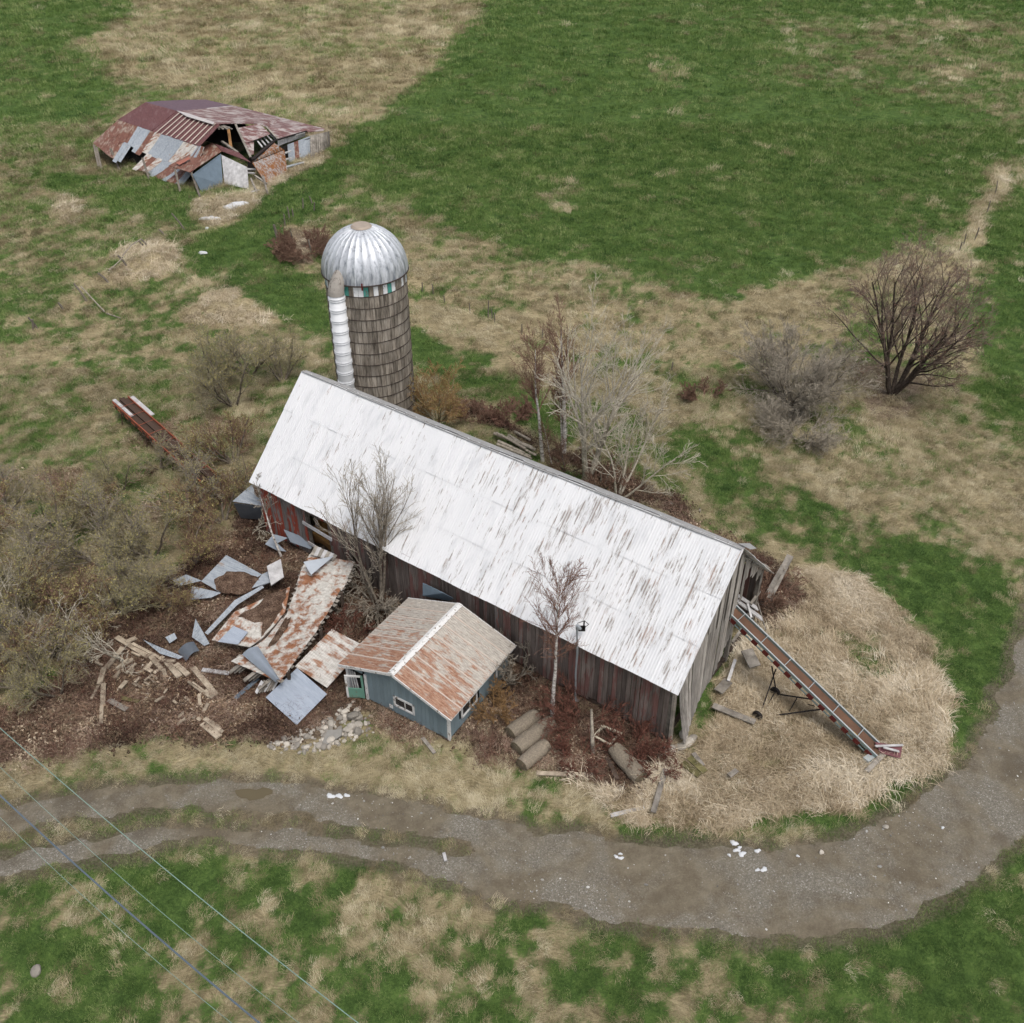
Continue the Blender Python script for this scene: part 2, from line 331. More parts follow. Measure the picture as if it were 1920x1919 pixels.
blade_mat('blade_tall', [(.0, lin('#7f6f56')), (.35, lin('#b3a185')), (.65, lin('#d2c2a6')), (1, lin('#e8dcc6'))])
blade_mat('blade_green', [(.0, lin('#2a4321')), (.4, lin('#4c6632')), (.75, lin('#6b8243')), (1, lin('#98a06c'))])
blade_mat('cane', [(.0, lin('#33211c')), (.4, lin('#553a32')), (.75, lin('#775747')), (1, lin('#a18672'))])
blade_mat('russet', [(.0, lin('#4a3a33')), (.4, lin('#6d574c')), (.75, lin('#8f7667')), (1, lin('#b8a390'))])
blade_mat('leaf', [(.0, lin('#382b22')), (.4, lin('#655243')), (.75, lin('#8b7763')), (1, lin('#c0af97'))])
blade_mat('chip', [(.0, lin('#6b5844')), (.4, lin('#9a836a')), (.75, lin('#c2ad92')), (1, lin('#e0d6c6'))])
blade_mat('pebble', [(.0, lin('#5d5a54')), (.5, lin('#8b8983')), (.8, lin('#b5b3ad')), (1, lin('#e3e2df'))])

# weathered boards (ref = frame in which boards stand along z); paint mask = red remains
def wood(name, lo, hi, ref=None, red=None, grain=(14, 14, .8), rnd=.35, redamt=0.0):
    M = Mat(name, .9, 0, .15); P = M.oc(ref) if ref else M.oc(); r = M.rnd()
    Pr = M.nd('ShaderNodeVectorMath', {0: M.map(P, grain), 1: M.comb(M.math('MULTIPLY', r, 40), 0, 0)}, operation='ADD')
    g = M.noise(Pr, 1, 5, .65); blot = M.noise(M.map(P, (1.2, 1.2, .5)), 1, 4, .6)
    f = M.math('ADD', M.math('MULTIPLY', g, .6), M.math('MULTIPLY', blot, .4))
    c = M.ramp(f, [(.3, lo), (.68, hi)])
    if red:
        rm = M.math('ADD', M.math('MULTIPLY', M.noise(M.map(P, (3.2, 3.2, .55)), 1, 5, .7), 1.0), redamt)
        if ref: rm = M.math('ADD', rm, M.math('MULTIPLY_ADD', r, .24, -.12))
        c = M.mix(M.step(rm, .52, .62), c, M.mix(g, red[0], red[1]))
    k = M.math('MULTIPLY_ADD', r, 2 * rnd, 1 - rnd); c = M.mix(1, c, M.comb(k, k, k), 'MULTIPLY')
    M.col(c); M.bump(g, .01, .7); MATS[name] = M; return M
REDP = (lin('#5c2f2a'), lin('#7d463d'))
wood('barn_board', lin('#453b36'), lin('#857a73'), barn, (lin('#513a36'), lin('#7a5b55')), redamt=.0)
wood('red_board', lin('#544d4a'), lin('#96908b'), barn, (lin('#76382d'), lin('#9c4f3f')), redamt=.03, rnd=.2)
wood('gable_board', lin('#5a544f'), lin('#bab4ac'), barn)
wood('grey_plank', lin('#4d473f'), lin('#a39c92'), None, None, (3, 3, 3), .25)
wood('tan_plank', lin('#6f6253'), lin('#c0b29d'), None, None, (3, 3, 3), .25)
wood('pale_plank', lin('#8d8a88'), lin('#d2d0cf'), None, None, (3, 3, 3), .12)
wood('dark_plank', lin('#2a231e'), lin('#5d5148'), None, None, (3, 3, 3), .25)
wood('mossy_plank', lin('#3d3b22'), lin('#7c7551'), None, None, (3, 3, 3), .25)
wood('post_wood', lin('#4c463f'), lin('#8d857a'), None, None, (9, 9, 1), .2)

def barn_roof():
    M = Mat('barn_roof_metal', .55, .0, .4); P = M.oc(barn); x, y, zz = (M.xyz(P, i) for i in range(3))
    rib = M.math('MULTIPLY_ADD', M.math('SINE', M.math('MULTIPLY', x, 2 * math.pi / .135)), .5, .5)
    sl = M.comb(M.math('MULTIPLY', x, 7.0), M.math('MULTIPLY', y, 1.3), M.math('MULTIPLY', zz, .2))
    st = M.noise(sl, 1, 5, .75); blob = M.noise(M.comb(M.math('MULTIPLY', x, .55), M.math('MULTIPLY', y, .5), 0), 1, 4, .6)
    tow = M.nd('ShaderNodeMapRange', {0: x, 1: -12.0, 2: 8.0, 3: -.03, 4: .02})
    rm = M.math('ADD', M.math('ADD', M.math('MULTIPLY', st, .62), M.math('MULTIPLY', blob, .38)), tow)
    rust = M.math('MULTIPLY', M.step(rm, .535, .59), M.math('MULTIPLY_ADD', rib, .7, .3))
    grey = M.math('MULTIPLY', M.step(M.noise(M.comb(M.math('MULTIPLY', x, 1.6), M.math('MULTIPLY', y, .7), 3.0), 1, 5, .65), .5, .72), .5)
    r = M.rnd(); base = M.mix(M.math('MULTIPLY', r, .5), c3(.75, .75, .755), c3(.67, .675, .685))
    c = M.mix(grey, base, c3(.46, .47, .485)); hue = M.noise(M.comb(M.math('MULTIPLY', x, 1.1), y, 0), .8, 3)
    c = M.mix(M.math('MULTIPLY', rust, .85), c, M.mix(M.step(hue, .52, .66), lin('#776a5e'), lin('#8a6750')))
    lo = M.math('MULTIPLY', rib, .05); 
    M.col(c); M.bump(rib, .02, .5); MATS['barn_roof'] = M
barn_roof()
simple('ridge_grey', c3(.30, .295, .285), .75, 0, .35, 2.5, .01)

def rust_roof(name, ref, axis, rusts, metals, bias=0.0, stretch=(.6, 3.2), edge=None, rib=.12, rough=.6):
    # axis: index of the coordinate along which streaks run
    M = Mat(name, rough, .0, .35); P = M.oc(ref) if ref else M.oc(); r = M.rnd()
    q = [None, None, None]
    for i in range(3): q[i] = M.math('MULTIPLY', M.xyz(P, i), stretch[0] if i == axis else stretch[1])
    off = M.math('MULTIPLY', r, 0.0 if ref else 50.0)
    V = M.nd('ShaderNodeVectorMath', {0: M.comb(*q), 1: M.comb(off, off, 0)}, operation='ADD')
    st = M.noise(V, 1, 5, .65); blob = M.noise(P, .8, 4, .65)
    m = M.math('ADD', M.math('ADD', M.math('MULTIPLY', st, .65), M.math('MULTIPLY', blob, .45)), bias)
    if edge: m = M.math('ADD', m, edge(M, P))
    f = M.step(M.noise(V, 2.3, 5, .75), .3, .7); dk = M.step(M.noise(V, 1.4, 5, .75), .55, .7)
    ru = M.mix(M.math('MULTIPLY', dk, .55), M.mix(f, *rusts), lin('#54392e'))
    c = M.mix(M.step(m, .5, .64), M.mix(f, *metals), ru); M.col(c)
    ra = 1 if axis == 0 else 0
    M.bump(M.math('SINE', M.math('MULTIPLY', M.xyz(P, ra), 2 * math.pi / rib)), .015, .5); MATS[name] = M
rust_roof('shed_roof', shed, 0, (lin('#8a5d47'), lin('#ad8d77')), (lin('#9a9289'), lin('#c2bbb0')), -.03, (.7, 5.0),
          edge=lambda M, P: M.nd('ShaderNodeMapRange', {0: M.xyz(P, 1), 1: -2.6, 2: 2.0, 3: .14, 4: -.08}))
rust_roof('rust_sheet', None, 1, (lin('#613d33'), lin('#835a4a')), (lin('#8a7a6c'), lin('#a89a8c')), .07)
rust_roof('galv_sheet', None, 1, (lin('#7d6a58'), lin('#958270')), (lin('#868d94'), lin('#a3a9af')), -.13)
rust_roof('pale_rust', None, 1, (lin('#7a4f36'), lin('#9a6f52')), (lin('#a9a49c'), lin('#cfcbc4')), -.02, (3.5, .9))
rust_roof('maroon_sheet', None, 1, (lin('#5d3b3b'), lin('#6f4a49')), (lin('#6d4f4f'), lin('#7a5c5c')), .1)
rust_roof('maroon_white', None, 0, (lin('#62403f'), lin('#7d5a56')), (lin('#9c908c'), lin('#bdb5b0')), .04)
rust_roof('blue_sheet', None, 1, (lin('#868e99'), lin('#909aa6')), (lin('#9199a5'), lin('#a0a8b3')), -.1, (.4, 2), rib=.16)
rust_roof('purple_sheet', None, 1, (lin('#5f4a52'), lin('#6c5660')), (lin('#655059'), lin('#725c66')), .1)
rust_roof('orange_rust', None, 2, (lin('#6e4020'), lin('#96622f')), (lin('#8d8a86'), lin('#a9a7a5')), .05, (.3, 6.0))

# silo
def stave_mat():
    M = Mat('silo_stave', .9, 0, .2); P = M.pos(); r = M.rnd()
    g = M.noise(M.map(P, (9, 9, .9)), 1, 5, .75); d = M.noise(M.map(P, (2.5, 2.5, .4)), 1, 4, .7)
    c = M.ramp(M.math('ADD', M.math('MULTIPLY', g, .55), M.math('MULTIPLY', d, .45)), [(.36, lin('#453e36')), (.5, lin('#877e72')), (.66, lin('#b3ab9f'))])
    k = M.math('MULTIPLY_ADD', r, .5, .68); M.col(M.mix(1, c, M.comb(k, k, k), 'MULTIPLY')); M.bump(g, .01); MATS['stave'] = M
stave_mat()
simple('silo_core', c3(.05, .042, .035), .95); simple('hoop', c3(.06, .045, .038), .8, .3)
def dome_mat():
    M = Mat('dome_metal', .45, .35, .5); P = M.pos(); r = M.rnd(); z = M.xyz(P, 2)
    st = M.noise(M.map(P, (5, 5, .7)), 1, 5, .7)
    c = M.mix(M.step(st, .48, .74), c3(.62, .64, .67), c3(.22, .24, .27))
    low = M.math('MULTIPLY', M.nd('ShaderNodeMapRange', {0: z, 1: 10.4, 2: 11.9, 3: .9, 4: 0.0}), M.step(st, .3, .65))   # darker towards the rim
    c = M.mix(low, c, c3(.17, .19, .22)); k = M.math('MULTIPLY_ADD', r, .16, .9)
    M.col(M.mix(1, c, M.comb(k, k, k), 'MULTIPLY')); MATS['dome'] = M
dome_mat()
simple('dome_cap', lin('#a89a8c'), .7, .2, .2); simple('chute_white', c3(.70, .71, .72), .5, 0, .06)
def flaky(name, c, under):
    M = Mat(name, .75, 0, .25); P = M.pos(); n = M.noise(M.map(P, (6, 6, 2.5)), 1, 5, .75)
    M.col(M.mix(M.step(n, .56, .62), c, under)); MATS[name] = M
flaky('white_paint', c3(.74, .74, .73), lin('#7a6f63')); flaky('teal_paint', lin('#4f9488'), lin('#6f6a60')); flaky('hood_metal', lin('#9a948c'), lin('#5a5048'))
flaky('trim_white', c3(.66, .65, .63), lin('#766a5e')); flaky('green_paint', lin('#67907f'), lin('#6d7a68'))
# shed siding
def siding():
    M = Mat('blue_siding', .75, 0, .25); P = M.oc(shed); r = M.rnd(); n = M.noise(M.map(P, (3, 3, .7)), 1, 5, .65)
    c = M.mix(n, lin('#65747a'), lin('#8a999e')); k = M.math('MULTIPLY_ADD', r, .2, .9)
    dirt = M.step(M.math('ADD', M.noise(P, 4, 4), M.nd('ShaderNodeMapRange', {0: M.xyz(P, 2), 1: 0, 2: .5, 3: .25, 4: -.2})), .55, .8)
    c = M.mix(M.math('MULTIPLY', dirt, .6), c, lin('#4d463c')); M.col(M.mix(1, c, M.comb(k, k, k), 'MULTIPLY')); MATS['siding'] = M
siding()
simple('glass_dark', c3(.03, .033, .035), .12, 0, .3, 4, 0, 0, .8); simple('inside_shade', c3(.02, .017, .015), .95)  # second one: near-black colour standing for the shade inside openings
simple('hay', lin('#7d5c33'), .95, 0, .4, 6, .05); simple('bale', lin('#8b8070'), .95, 0, .8, 16, .15, .15)
simple('stone', lin('#a39c91'), .85, 0, .3, 5, .02, .42); simple('slab_stone', lin('#85827c'), .85, 0, .25, 4, .02); simple('snow', c3(.58, .59, .6), .6, 0, .08)
simple('elev_galv', lin('#7f908f'), .5, .3, .2, 4); simple('elev_edge', lin('#aab0b0'), .5, .2, .1); simple('elev_red', lin('#5e2420'), .7, 0, .25)
simple('elev_bed', lin('#624838'), .7, 0, .6, 1.2); simple('black_iron', c3(.022, .018, .017), .6, .3); simple('orange_paint', lin('#93503b'), .8, 0, .55, 3)
simple('brown_iron', lin('#4b3a30'), .8, .1, .3); simple('cable_blue', lin('#5b6670'), .6); simple('cable_green', lin('#7d968c'), .6); simple('grey_iron', lin('#9aa0a4'), .5, .4)
simple('plate_maroon', lin('#6b4347'), .7, 0, .2); simple('blue_board', lin('#65737e'), .85, 0, .3, 2); simple('batten', lin('#bfb0a4'), .7, 0, .15); simple('red_scrap', lin('#9a6455'), .7)
# bark
def bark(name, lo, hi, sc=(3, 3, 3)):
    M = Mat(name, .9, 0, .15); n = M.noise(M.map(M.pos(), sc), 2.2, 4, .7); M.col(M.ramp(n, [(.32, lo), (.62, hi)])); MATS[name] = M
bark('birch_bark', lin('#5a5048'), lin('#d9d4cd'), (1.5, 1.5, 3.5)); bark('grey_bark', lin('#4a423a'), lin('#7d7468')); bark('pale_bark', lin('#857d6e'), lin('#bdb5a5'))
bark('dark_bark', lin('#2b2420'), lin('#554b43')); bark('twig_red', lin('#5d4238'), lin('#8d6f60')); bark('twig_grey', lin('#6f675a'), lin('#9b9284')); bark('twig_pale', lin('#968e7c'), lin('#c4bcab'))
bark('twig_olive', lin('#6d6550'), lin('#97907a')); bark('twig_orange', lin('#73593c'), lin('#9a7c57'))
bark('twig_russet', lin('#4f3129'), lin('#7d574a')); bark('twig_brown', lin('#5c4639'), lin('#8b7060')); bark('twig_dark', lin('#594c44'), lin('#8c7c70'))
bark('twig_haze', lin('#80776a'), lin('#ada494'))
bark('bud', lin('#827a48'), lin('#b3a972')); bark('bud_red', lin('#7a4f45'), lin('#96685a')); bark('dead_wood', lin('#6d655a'), lin('#a89f90'))
simple('decal_yellow', lin('#b99a3c'), .6); simple('cream', lin('#b9b19c'), .75, 0, .2)
rust_roof('mottled', None, 0, (lin('#75492f'), lin('#96694c')), (lin('#a39e95'), lin('#cbc7bf')), .0, (2.2, 2.2), rib=.2)
simple('steel_dark', lin('#5a6067'), .6, .1, .25, 3, .01); simple('steel_blue', lin('#868e97'), .55, .1, .2, 3, .01); simple('steel_pale', lin('#aeb4ba'), .55, .1, .15, 3)
simple('bale_end', lin('#6a604f'), .95, 0, .5, 16, .05)

# ------------------------------------------------------------------ ground sheet
def ground():
    ys = [-60.0, -30, -10, 0, 6, 10]
    while ys[-1] < 260: ys.append(ys[-1] + .16 + max(0, ys[-1] - 20) * .0085)
    while ys[-1] < 3000: ys.append(ys[-1] * 1.25)
    us = np.concatenate([[-14, -6, -3, -1.8, -1.3], np.linspace(-1, 1, 330), [1.3, 1.8, 3, 6, 14]])
    Y = np.array(ys)[:, None] + 0 * us[None]; X = us[None] * (22 + np.clip(Y, 0, 400) * .46)
    Z = GZ(X.ravel(), Y.ravel()); n, m = Y.shape
    co = np.stack([X.ravel(), Y.ravel(), Z], 1)
    me = bpy.data.meshes.new('ground'); i = np.arange(n * m).reshape(n, m)
    F = np.stack([i[:-1, :-1], i[:-1, 1:], i[1:, 1:], i[1:, :-1]], -1).reshape(-1, 4)
    me.from_pydata(co.tolist(), [], F.tolist()); me.update()
    g, b, t = cover(co[:, 0], co[:, 1])
    t = np.zeros_like(g); nr = (np.abs(co[:, 0]) < 85) & (co[:, 1] > 8) & (co[:, 1] < 95); t[nr] = .9 * (1 - sstep(-.1, 1.1, road_field(co[nr, 0], co[nr, 1])))
    gm = greenness(co[:, 0], co[:, 1], g)[0]; fz = np.clip((co[:, 1] - 70) / 60, 0, 1); g = gm * (1 - .5 * fz) + g * .5 * fz
    a = me.color_attributes.new('cover', 'FLOAT_COLOR', 'POINT')
    a.data.foreach_set('color', np.stack([g, b, t, np.ones_like(g)], 1).astype(np.float32).ravel())
    me.polygons.foreach_set('use_smooth', [True] * len(me.polygons)); me.materials.append(mat('ground'))
    o = link('ground', me); tag(o, 'meadow ground of green grass and straw around the farm', 'ground', kind='structure')
ground()
def road():
    st = .22; xs = np.arange(-50, 78, st); ys = np.arange(15, 84, st); X, Y = np.meshgrid(xs, ys)
    f = road_field(X.ravel(), Y.ravel()).reshape(X.shape)
    jx = X + (vnoise(X, Y, 3.1, 2) - .5) * .12; jy = Y + (vnoise(X, Y, 3.1, 4) - .5) * .12
    Z = GZ(jx.ravel(), jy.ravel()).reshape(X.shape) + .03 - .05 * sstep(-.5, 0.2, f)
    keep = (f < .1); k = keep[:-1, :-1] & keep[1:, :-1] & keep[:-1, 1:] & keep[1:, 1:]
    i = np.arange(X.size).reshape(X.shape); F = np.stack([i[:-1, :-1], i[:-1, 1:], i[1:, 1:], i[1:, :-1]], -1)[k]
    used = np.unique(F); rm = np.full(X.size, -1); rm[used] = np.arange(len(used))
    co = np.stack([jx.ravel(), jy.ravel(), Z.ravel()], 1)[used]
    me = bpy.data.meshes.new('dirt_road'); me.from_pydata(co.tolist(), [], rm[F].tolist()); me.update()
    me.polygons.foreach_set('use_smooth', [True] * len(me.polygons)); me.materials.append(mat('road'))
    tag(link('dirt_road', me), 'grey-brown gravel farm track curving past the barn', 'road', kind='structure')
road()

# ------------------------------------------------------------------ scattered vegetation (uncountable): instanced tufts
def tuft(name, m, n, L, w, lean, spread, seed, seg=3, up=.6):
    rd = random.Random(seed); b = MB()
    for k in range(n):
        a = rd.uniform(0, 2 * math.pi) if lean < .4 else rd.gauss(0, .75)
        d = Vector((math.cos(a), math.sin(a), 0)); l = L * rd.uniform(.6, 1.15); o = Vector((rd.uniform(-1, 1), rd.uniform(-1, 1), 0)) * spread
        s = d.cross(Vector((0, 0, 1))); p = o; ang = R(90) - rd.uniform(.1, .5) * (1 + lean); vs = []; ww = w * rd.uniform(.7, 1.3)
        for j in range(seg + 1):
            k2 = ww * (1 - .85 * j / seg) * .5
            vs += [p - s * k2, p + s * k2]
            p = p + (d * math.cos(ang) + Vector((0, 0, 1)) * math.sin(ang)) * (l / seg); ang -= rd.uniform(.3, .9) * (.4 + lean)
            if p.z < .02: p.z = .02 + rd.uniform(0, .03)
        b.add(vs, [(2 * j, 2 * j + 1, 2 * j + 3, 2 * j + 2) for j in range(seg)])
    o = bpy.data.objects.new(name, b.mesh(name, m)); return o
def scatter(name, pts, ang, scl, tint, protos, label, cat, tilt=.12, seed=1):
    rs = np.random.RandomState(seed); n = len(pts); me = bpy.data.meshes.new(name)
    me.vertices.add(n); me.vertices.foreach_set('co', np.asarray(pts, np.float32).ravel())
    rot = np.stack([rs.randn(n) * tilt, rs.randn(n) * tilt, ang], 1).astype(np.float32)
    me.attributes.new('rot', 'FLOAT_VECTOR', 'POINT').data.foreach_set('vector', rot.ravel())
    me.attributes.new('scl', 'FLOAT', 'POINT').data.foreach_set('value', scl.astype(np.float32))
    me.attributes.new('tint', 'FLOAT', 'POINT').data.foreach_set('value', np.clip(tint, 0, 1).astype(np.float32))
    me.attributes.new('pick', 'INT', 'POINT').data.foreach_set('value', rs.randint(0, len(protos), n).astype(np.int32))
    o = link(name, me); tag(o, label, cat, kind='stuff')
    c = bpy.data.collections.new(name + '_kinds')
    for p in protos: c.objects.link(p)
    t = bpy.data.node_groups.new(name, 'GeometryNodeTree')
    t.interface.new_socket('Geometry', in_out='INPUT', socket_type='NodeSocketGeometry'); t.interface.new_socket('Geometry', in_out='OUTPUT', socket_type='NodeSocketGeometry')
    gi = t.nodes.new('NodeGroupInput'); go = t.nodes.new('NodeGroupOutput'); ip = t.nodes.new('GeometryNodeInstanceOnPoints')
    ci = t.nodes.new('GeometryNodeCollectionInfo'); ci.inputs['Collection'].default_value = c; ci.inputs['Separate Children'].default_value = True; ci.inputs['Reset Children'].default_value = True
    def at(nm, ty):
        a = t.nodes.new('GeometryNodeInputNamedAttribute'); a.data_type = ty; a.inputs['Name'].default_value = nm; return a.outputs['Attribute']
    er = t.nodes.new('FunctionNodeEulerToRotation'); t.links.new(at('rot', 'FLOAT_VECTOR'), er.inputs[0])
    L = t.links.new; L(gi.outputs[0], ip.inputs['Points']); L(ci.outputs[0], ip.inputs['Instance']); ip.inputs['Pick Instance'].default_value = True
    L(at('pick', 'INT'), ip.inputs['Instance Index']); L(er.outputs[0], ip.inputs['Rotation']); L(at('scl', 'FLOAT'), ip.inputs['Scale']); L(ip.outputs[0], go.inputs[0])
    md = o.modifiers.new('scatter', 'NODES'); md.node_group = t
    return o
def rect_local(x, y, C, rz):
    dx, dy = x - C.x, y - C.y; c, s = math.cos(rz), math.sin(rz); return dx * c + dy * s, -dx * s + dy * c
SILO_C = Vector((-8.71, 55.56, 0)); FAR_O = Vector((-30.3, 105.9, 0))
STONES = W([(488, 1400), (560, 1368), (610, 1350), (645, 1318), (668, 1318), (700, 1345), (702, 1372), (660, 1392), (600, 1412), (560, 1412), (500, 1412)])
def free(x, y, pad=.1):                       # clear of buildings and track
    lx, ly = rect_local(x, y, BARN_C, BARN_RZ); ok = ~((abs(lx) < 12.7 + pad) & (abs(ly) < 4.5 + pad))
    lx, ly = rect_local(x, y, SHED_C, SHED_RZ); ok &= ~((abs(lx) < 2.8 + pad) & (abs(ly) < 2.5 + pad))
    ok &= np.hypot(x - SILO_C.x, y - SILO_C.y) > 2.5 + pad
    dx, dy = x - FAR_O.x, y - FAR_O.y; s, t = -.76 * dx + .65 * dy, .65 * dx + .76 * dy
    ok &= sdist(x, y, STONES) > -.05
    ok &= ~((s > -1.0) & (s < 15) & (t > -5.0) & (t < 10.8))
    return ok
def sample(n_near, n_mid, n_far, seed):
    rs = np.random.RandomState(seed); P = []
    for n, y0, y1 in ((n_near, 15.5, 62), (n_mid, 62, 122), (n_far, 122, 235)):
        y = rs.uniform(y0, y1, n); x = rs.uniform(-1, 1, n) * (5 + y1 * .49); k = abs(x) < 9 + y * .5; P.append(np.stack([x[k], y[k]], 1))
    p = np.concatenate(P); return p[:, 0], p[:, 1], rs
def vegetation():
    x, y, rs = sample(66000, 40000, 30000, 5)
    g, b, t = cover(x, y); rf = road_field(x, y); ok = free(x, y) & (rf > .05)
    gm, n1, n2 = greenness(x, y, g); pg = 1 / (1 + np.exp(-(gm - .5) / .12)); isg = (rs.rand(len(x)) < pg) | ((g > .72) & (y > 85) & (rs.rand(len(x)) < .72))
    z = GZ(x, y); far = np.clip((y - 40) / 120, 0, 1); sc = (.72 + far * 2.2)
    flow = fbm(x, y, .12, 51, 3) * 9 + .8                      # lodging direction drifts slowly
    # straw
    k = ok & ~isg & (t < .5 + rs.rand(len(x)) * .4) & ((b < .4 + .4 * rs.rand(len(x))) | (rs.rand(len(x)) < .12)) 
    protos = [tuft('straw_kind', 'blade_straw', 46, .34, .013, 1.0, .32, s, 2) for s in (1, 2, 3)]
    scatter('dry_grass', np.stack([x, y, z], 1)[k], (flow + rs.randn(len(x)) * .5)[k], (sc * rs.uniform(.6, 1.2, len(x)))[k], (.42 + (.5 - gm) * .5 + (n2 - .5) * .5 + rs.randn(len(x)) * .28)[k], protos, 'matted straw-coloured dead grass over the meadow', 'dry grass')
    # green
    k = ok & isg & (b < .3 + .5 * rs.rand(len(x)))
    protos = [tuft('green_kind', 'blade_green', 40, .17, .017, .3, .32, s, 2) for s in (4, 5, 6)]
    scatter('green_grass', np.stack([x, y, z], 1)[k], (rs.rand(len(x)) * 6.28)[k], (sc * rs.uniform(.6, 1.25, len(x)))[k], (.84 - np.where(y < 48, .85, .6) * (gm - .5) + (n2 - .5) * .5 + rs.randn(len(x)) * .2)[k], protos, 'short fresh green spring grass in the meadow', 'grass', .1, 2)
    # tall straw by the conveyor
    x2 = rs.uniform(-5, 24, 60000); y2 = rs.uniform(22, 40, 60000); g2, b2, t2 = cover(x2, y2)
    k = (t2 > rs.uniform(.25, .9, 60000)) & free(x2, y2) & (road_field(x2, y2) > .25) & (rs.rand(60000) < .3)
    protos = [tuft('tall_kind', 'blade_tall', 26, .7, .022, .75, .3, s, 3) for s in (7, 8, 9)]
    n3 = fbm(x2, y2, .5, 61)
    scatter('tall_straw', np.stack([x2, y2, GZ(x2, y2)], 1)[k], (fbm(x2, y2, .22, 63, 2) * 10 - 2.2 + rs.randn(60000) * .5)[k], (rs.uniform(.6, 1.2, 60000) * (.6 + .7 * n3))[k], (.55 + (n3 - .5) * 1.2 + rs.randn(60000) * .25)[k], protos, 'deep pale straw standing and lodged beside the bale conveyor', 'dry grass', .15, 3)
    # straw clumps elsewhere with tall cover
    k = ok & (t > rs.uniform(.2, .9, len(x))) & (y > 40)
    scatter('rank_straw', np.stack([x, y, z], 1)[k], (flow + rs.randn(len(x)) * .4)[k], (sc * rs.uniform(.6, 1.0, len(x)))[k], (.6 + rs.randn(len(x)) * .2)[k], [tuft('rank_kind', 'blade_tall', 24, .65, .024, .9, .3, s, 3) for s in (17, 18)], 'long flopped straw on the mounds by the fence', 'dry grass', .15, 4)
    # litter + canes
    xs = rs.uniform(-34, 16, 90000); ys = rs.uniform(24, 60, 90000); g3, b3, t3 = cover(xs, ys)
    n4 = fbm(xs, ys, .6, 71); k = (b3 + (n4 - .5) * .8 > .55) & free(xs, ys) & (road_field(xs, ys) > .4)
    lf = MB(); rd = random.Random(3)
    for q in range(40):
        p = Vector((rd.gauss(0, .26), rd.gauss(0, .26), rd.uniform(.01, .06))); e = Euler((rd.gauss(0, .6), rd.gauss(0, .6), rd.uniform(0, 6))).to_matrix(); s = rd.uniform(.025, .05)
        lf.add([p + e @ Vector(v) for v in ((-s, -s * .6, 0), (s, -s * .5, 0), (s * .9, s * .6, .01), (-s, s * .6, 0))], [(0, 1, 2, 3)])
    k1 = k & (rs.rand(90000) < .25)
    scatter('leaf_litter', np.stack([xs, ys, GZ(xs, ys)], 1)[k1], (rs.rand(90000) * 6.28)[k1], rs.uniform(.8, 1.6, 90000)[k1], (.4 + (n4 - .5) * 1.2 + rs.randn(90000) * .22)[k1], [bpy.data.objects.new('litter_kind', lf.mesh('litter_kind', 'leaf'))], 'brown leaf litter and dead stalks around the barn', 'leaf litter', .1, 5)
    k2 = k & (rs.rand(90000) < .09)
    protos = [tuft('cane_kind', 'cane', 16, .9, .018, .5, .4, s, 4) for s in (11, 12, 13)]
    scatter('bramble_canes', np.stack([xs, ys, GZ(xs, ys)], 1)[k2], (rs.rand(90000) * 6.28)[k2], rs.uniform(.5, 1.0, 90000)[k2], (.45 + (n4 - .5) * 1.1 + rs.randn(90000) * .2)[k2], protos, 'red-brown bramble canes tangled in front of the barn', 'brambles', .25, 6)
    k3 = k & (rs.rand(90000) < .1)
    scatter('russet_grass', np.stack([xs, ys, GZ(xs, ys)], 1)[k3], (fbm(xs, ys, .12, 51, 3) * 9 + .4 + rs.randn(90000) * .5)[k3], rs.uniform(.7, 1.3, 90000)[k3], (.5 + (n4 - .5) * 1.0 + rs.randn(90000) * .22)[k3], [tuft('russet_kind', 'russet', 26, .5, .018, 1.0, .35, s, 3) for s in (21, 22)], 'lodged mauve-brown dead grass around the plank heap', 'dry grass', .15, 9)
    # splinters around the wood heap
    poly = W([(200, 1190), (330, 1220), (430, 1290), (480, 1330), (420, 1400), (330, 1370), (200, 1330), (190, 1260)])
    xc = rs.uniform(-19, -9, 9000); yc = rs.uniform(27, 37, 9000); k = sdist(xc, yc, poly) < (rs.rand(9000) - .6) * 1.0
    ch = [bpy.data.objects.new('splinter_kind', MB().box((0, 0, .03), (rd.uniform(.15, .4), rd.uniform(.03, .06), .02)).mesh('splinter_kind', 'chip')) for q in range(4)]
    scatter('wood_splinters', np.stack([xc, yc, GZ(xc, yc) + .02], 1)[k][:1500], (rs.rand(9000) * 6.28)[k][:1500], rs.uniform(.4, 1.2, 9000)[k][:1500], (.4 + rs.randn(9000) * .25)[k][:1500], ch, 'pale splintered wood scraps strewn around the plank heap', 'wood scraps', .3, 7)
    # pebbles on the track
    xp = rs.uniform(-26, 30, 60000); yp = rs.uniform(17, 42, 60000); f = road_field(xp, yp); n5 = fbm(xp, yp, .3, 81)
    k = (f < -.1) & (rs.rand(60000) < .03 + .5 * sstep(.48, .7, n5))
    pb = []
    for q in range(3):
        bm = bmesh.new(); bmesh.ops.create_icosphere(bm, subdivisions=1, radius=.026)
        for v in bm.verts: v.co = Vector((v.co.x * 1.2, v.co.y, v.co.z * .6)) * rd.uniform(.75, 1.2)
        me = bpy.data.meshes.new('pebble_kind'); bm.to_mesh(me); bm.free(); me.materials.append(mat('pebble')); pb.append(bpy.data.objects.new('pebble_kind', me))
    scatter('gravel', np.stack([xp, yp, GZ(xp, yp) + .03], 1)[k], (rs.rand(60000) * 6.28)[k], (np.exp(rs.randn(60000) * .45) * .7)[k], (.42 + rs.randn(60000) * .26)[k], pb, 'loose pale pebbles on the farm track', 'gravel', .3, 8)
vegetation()

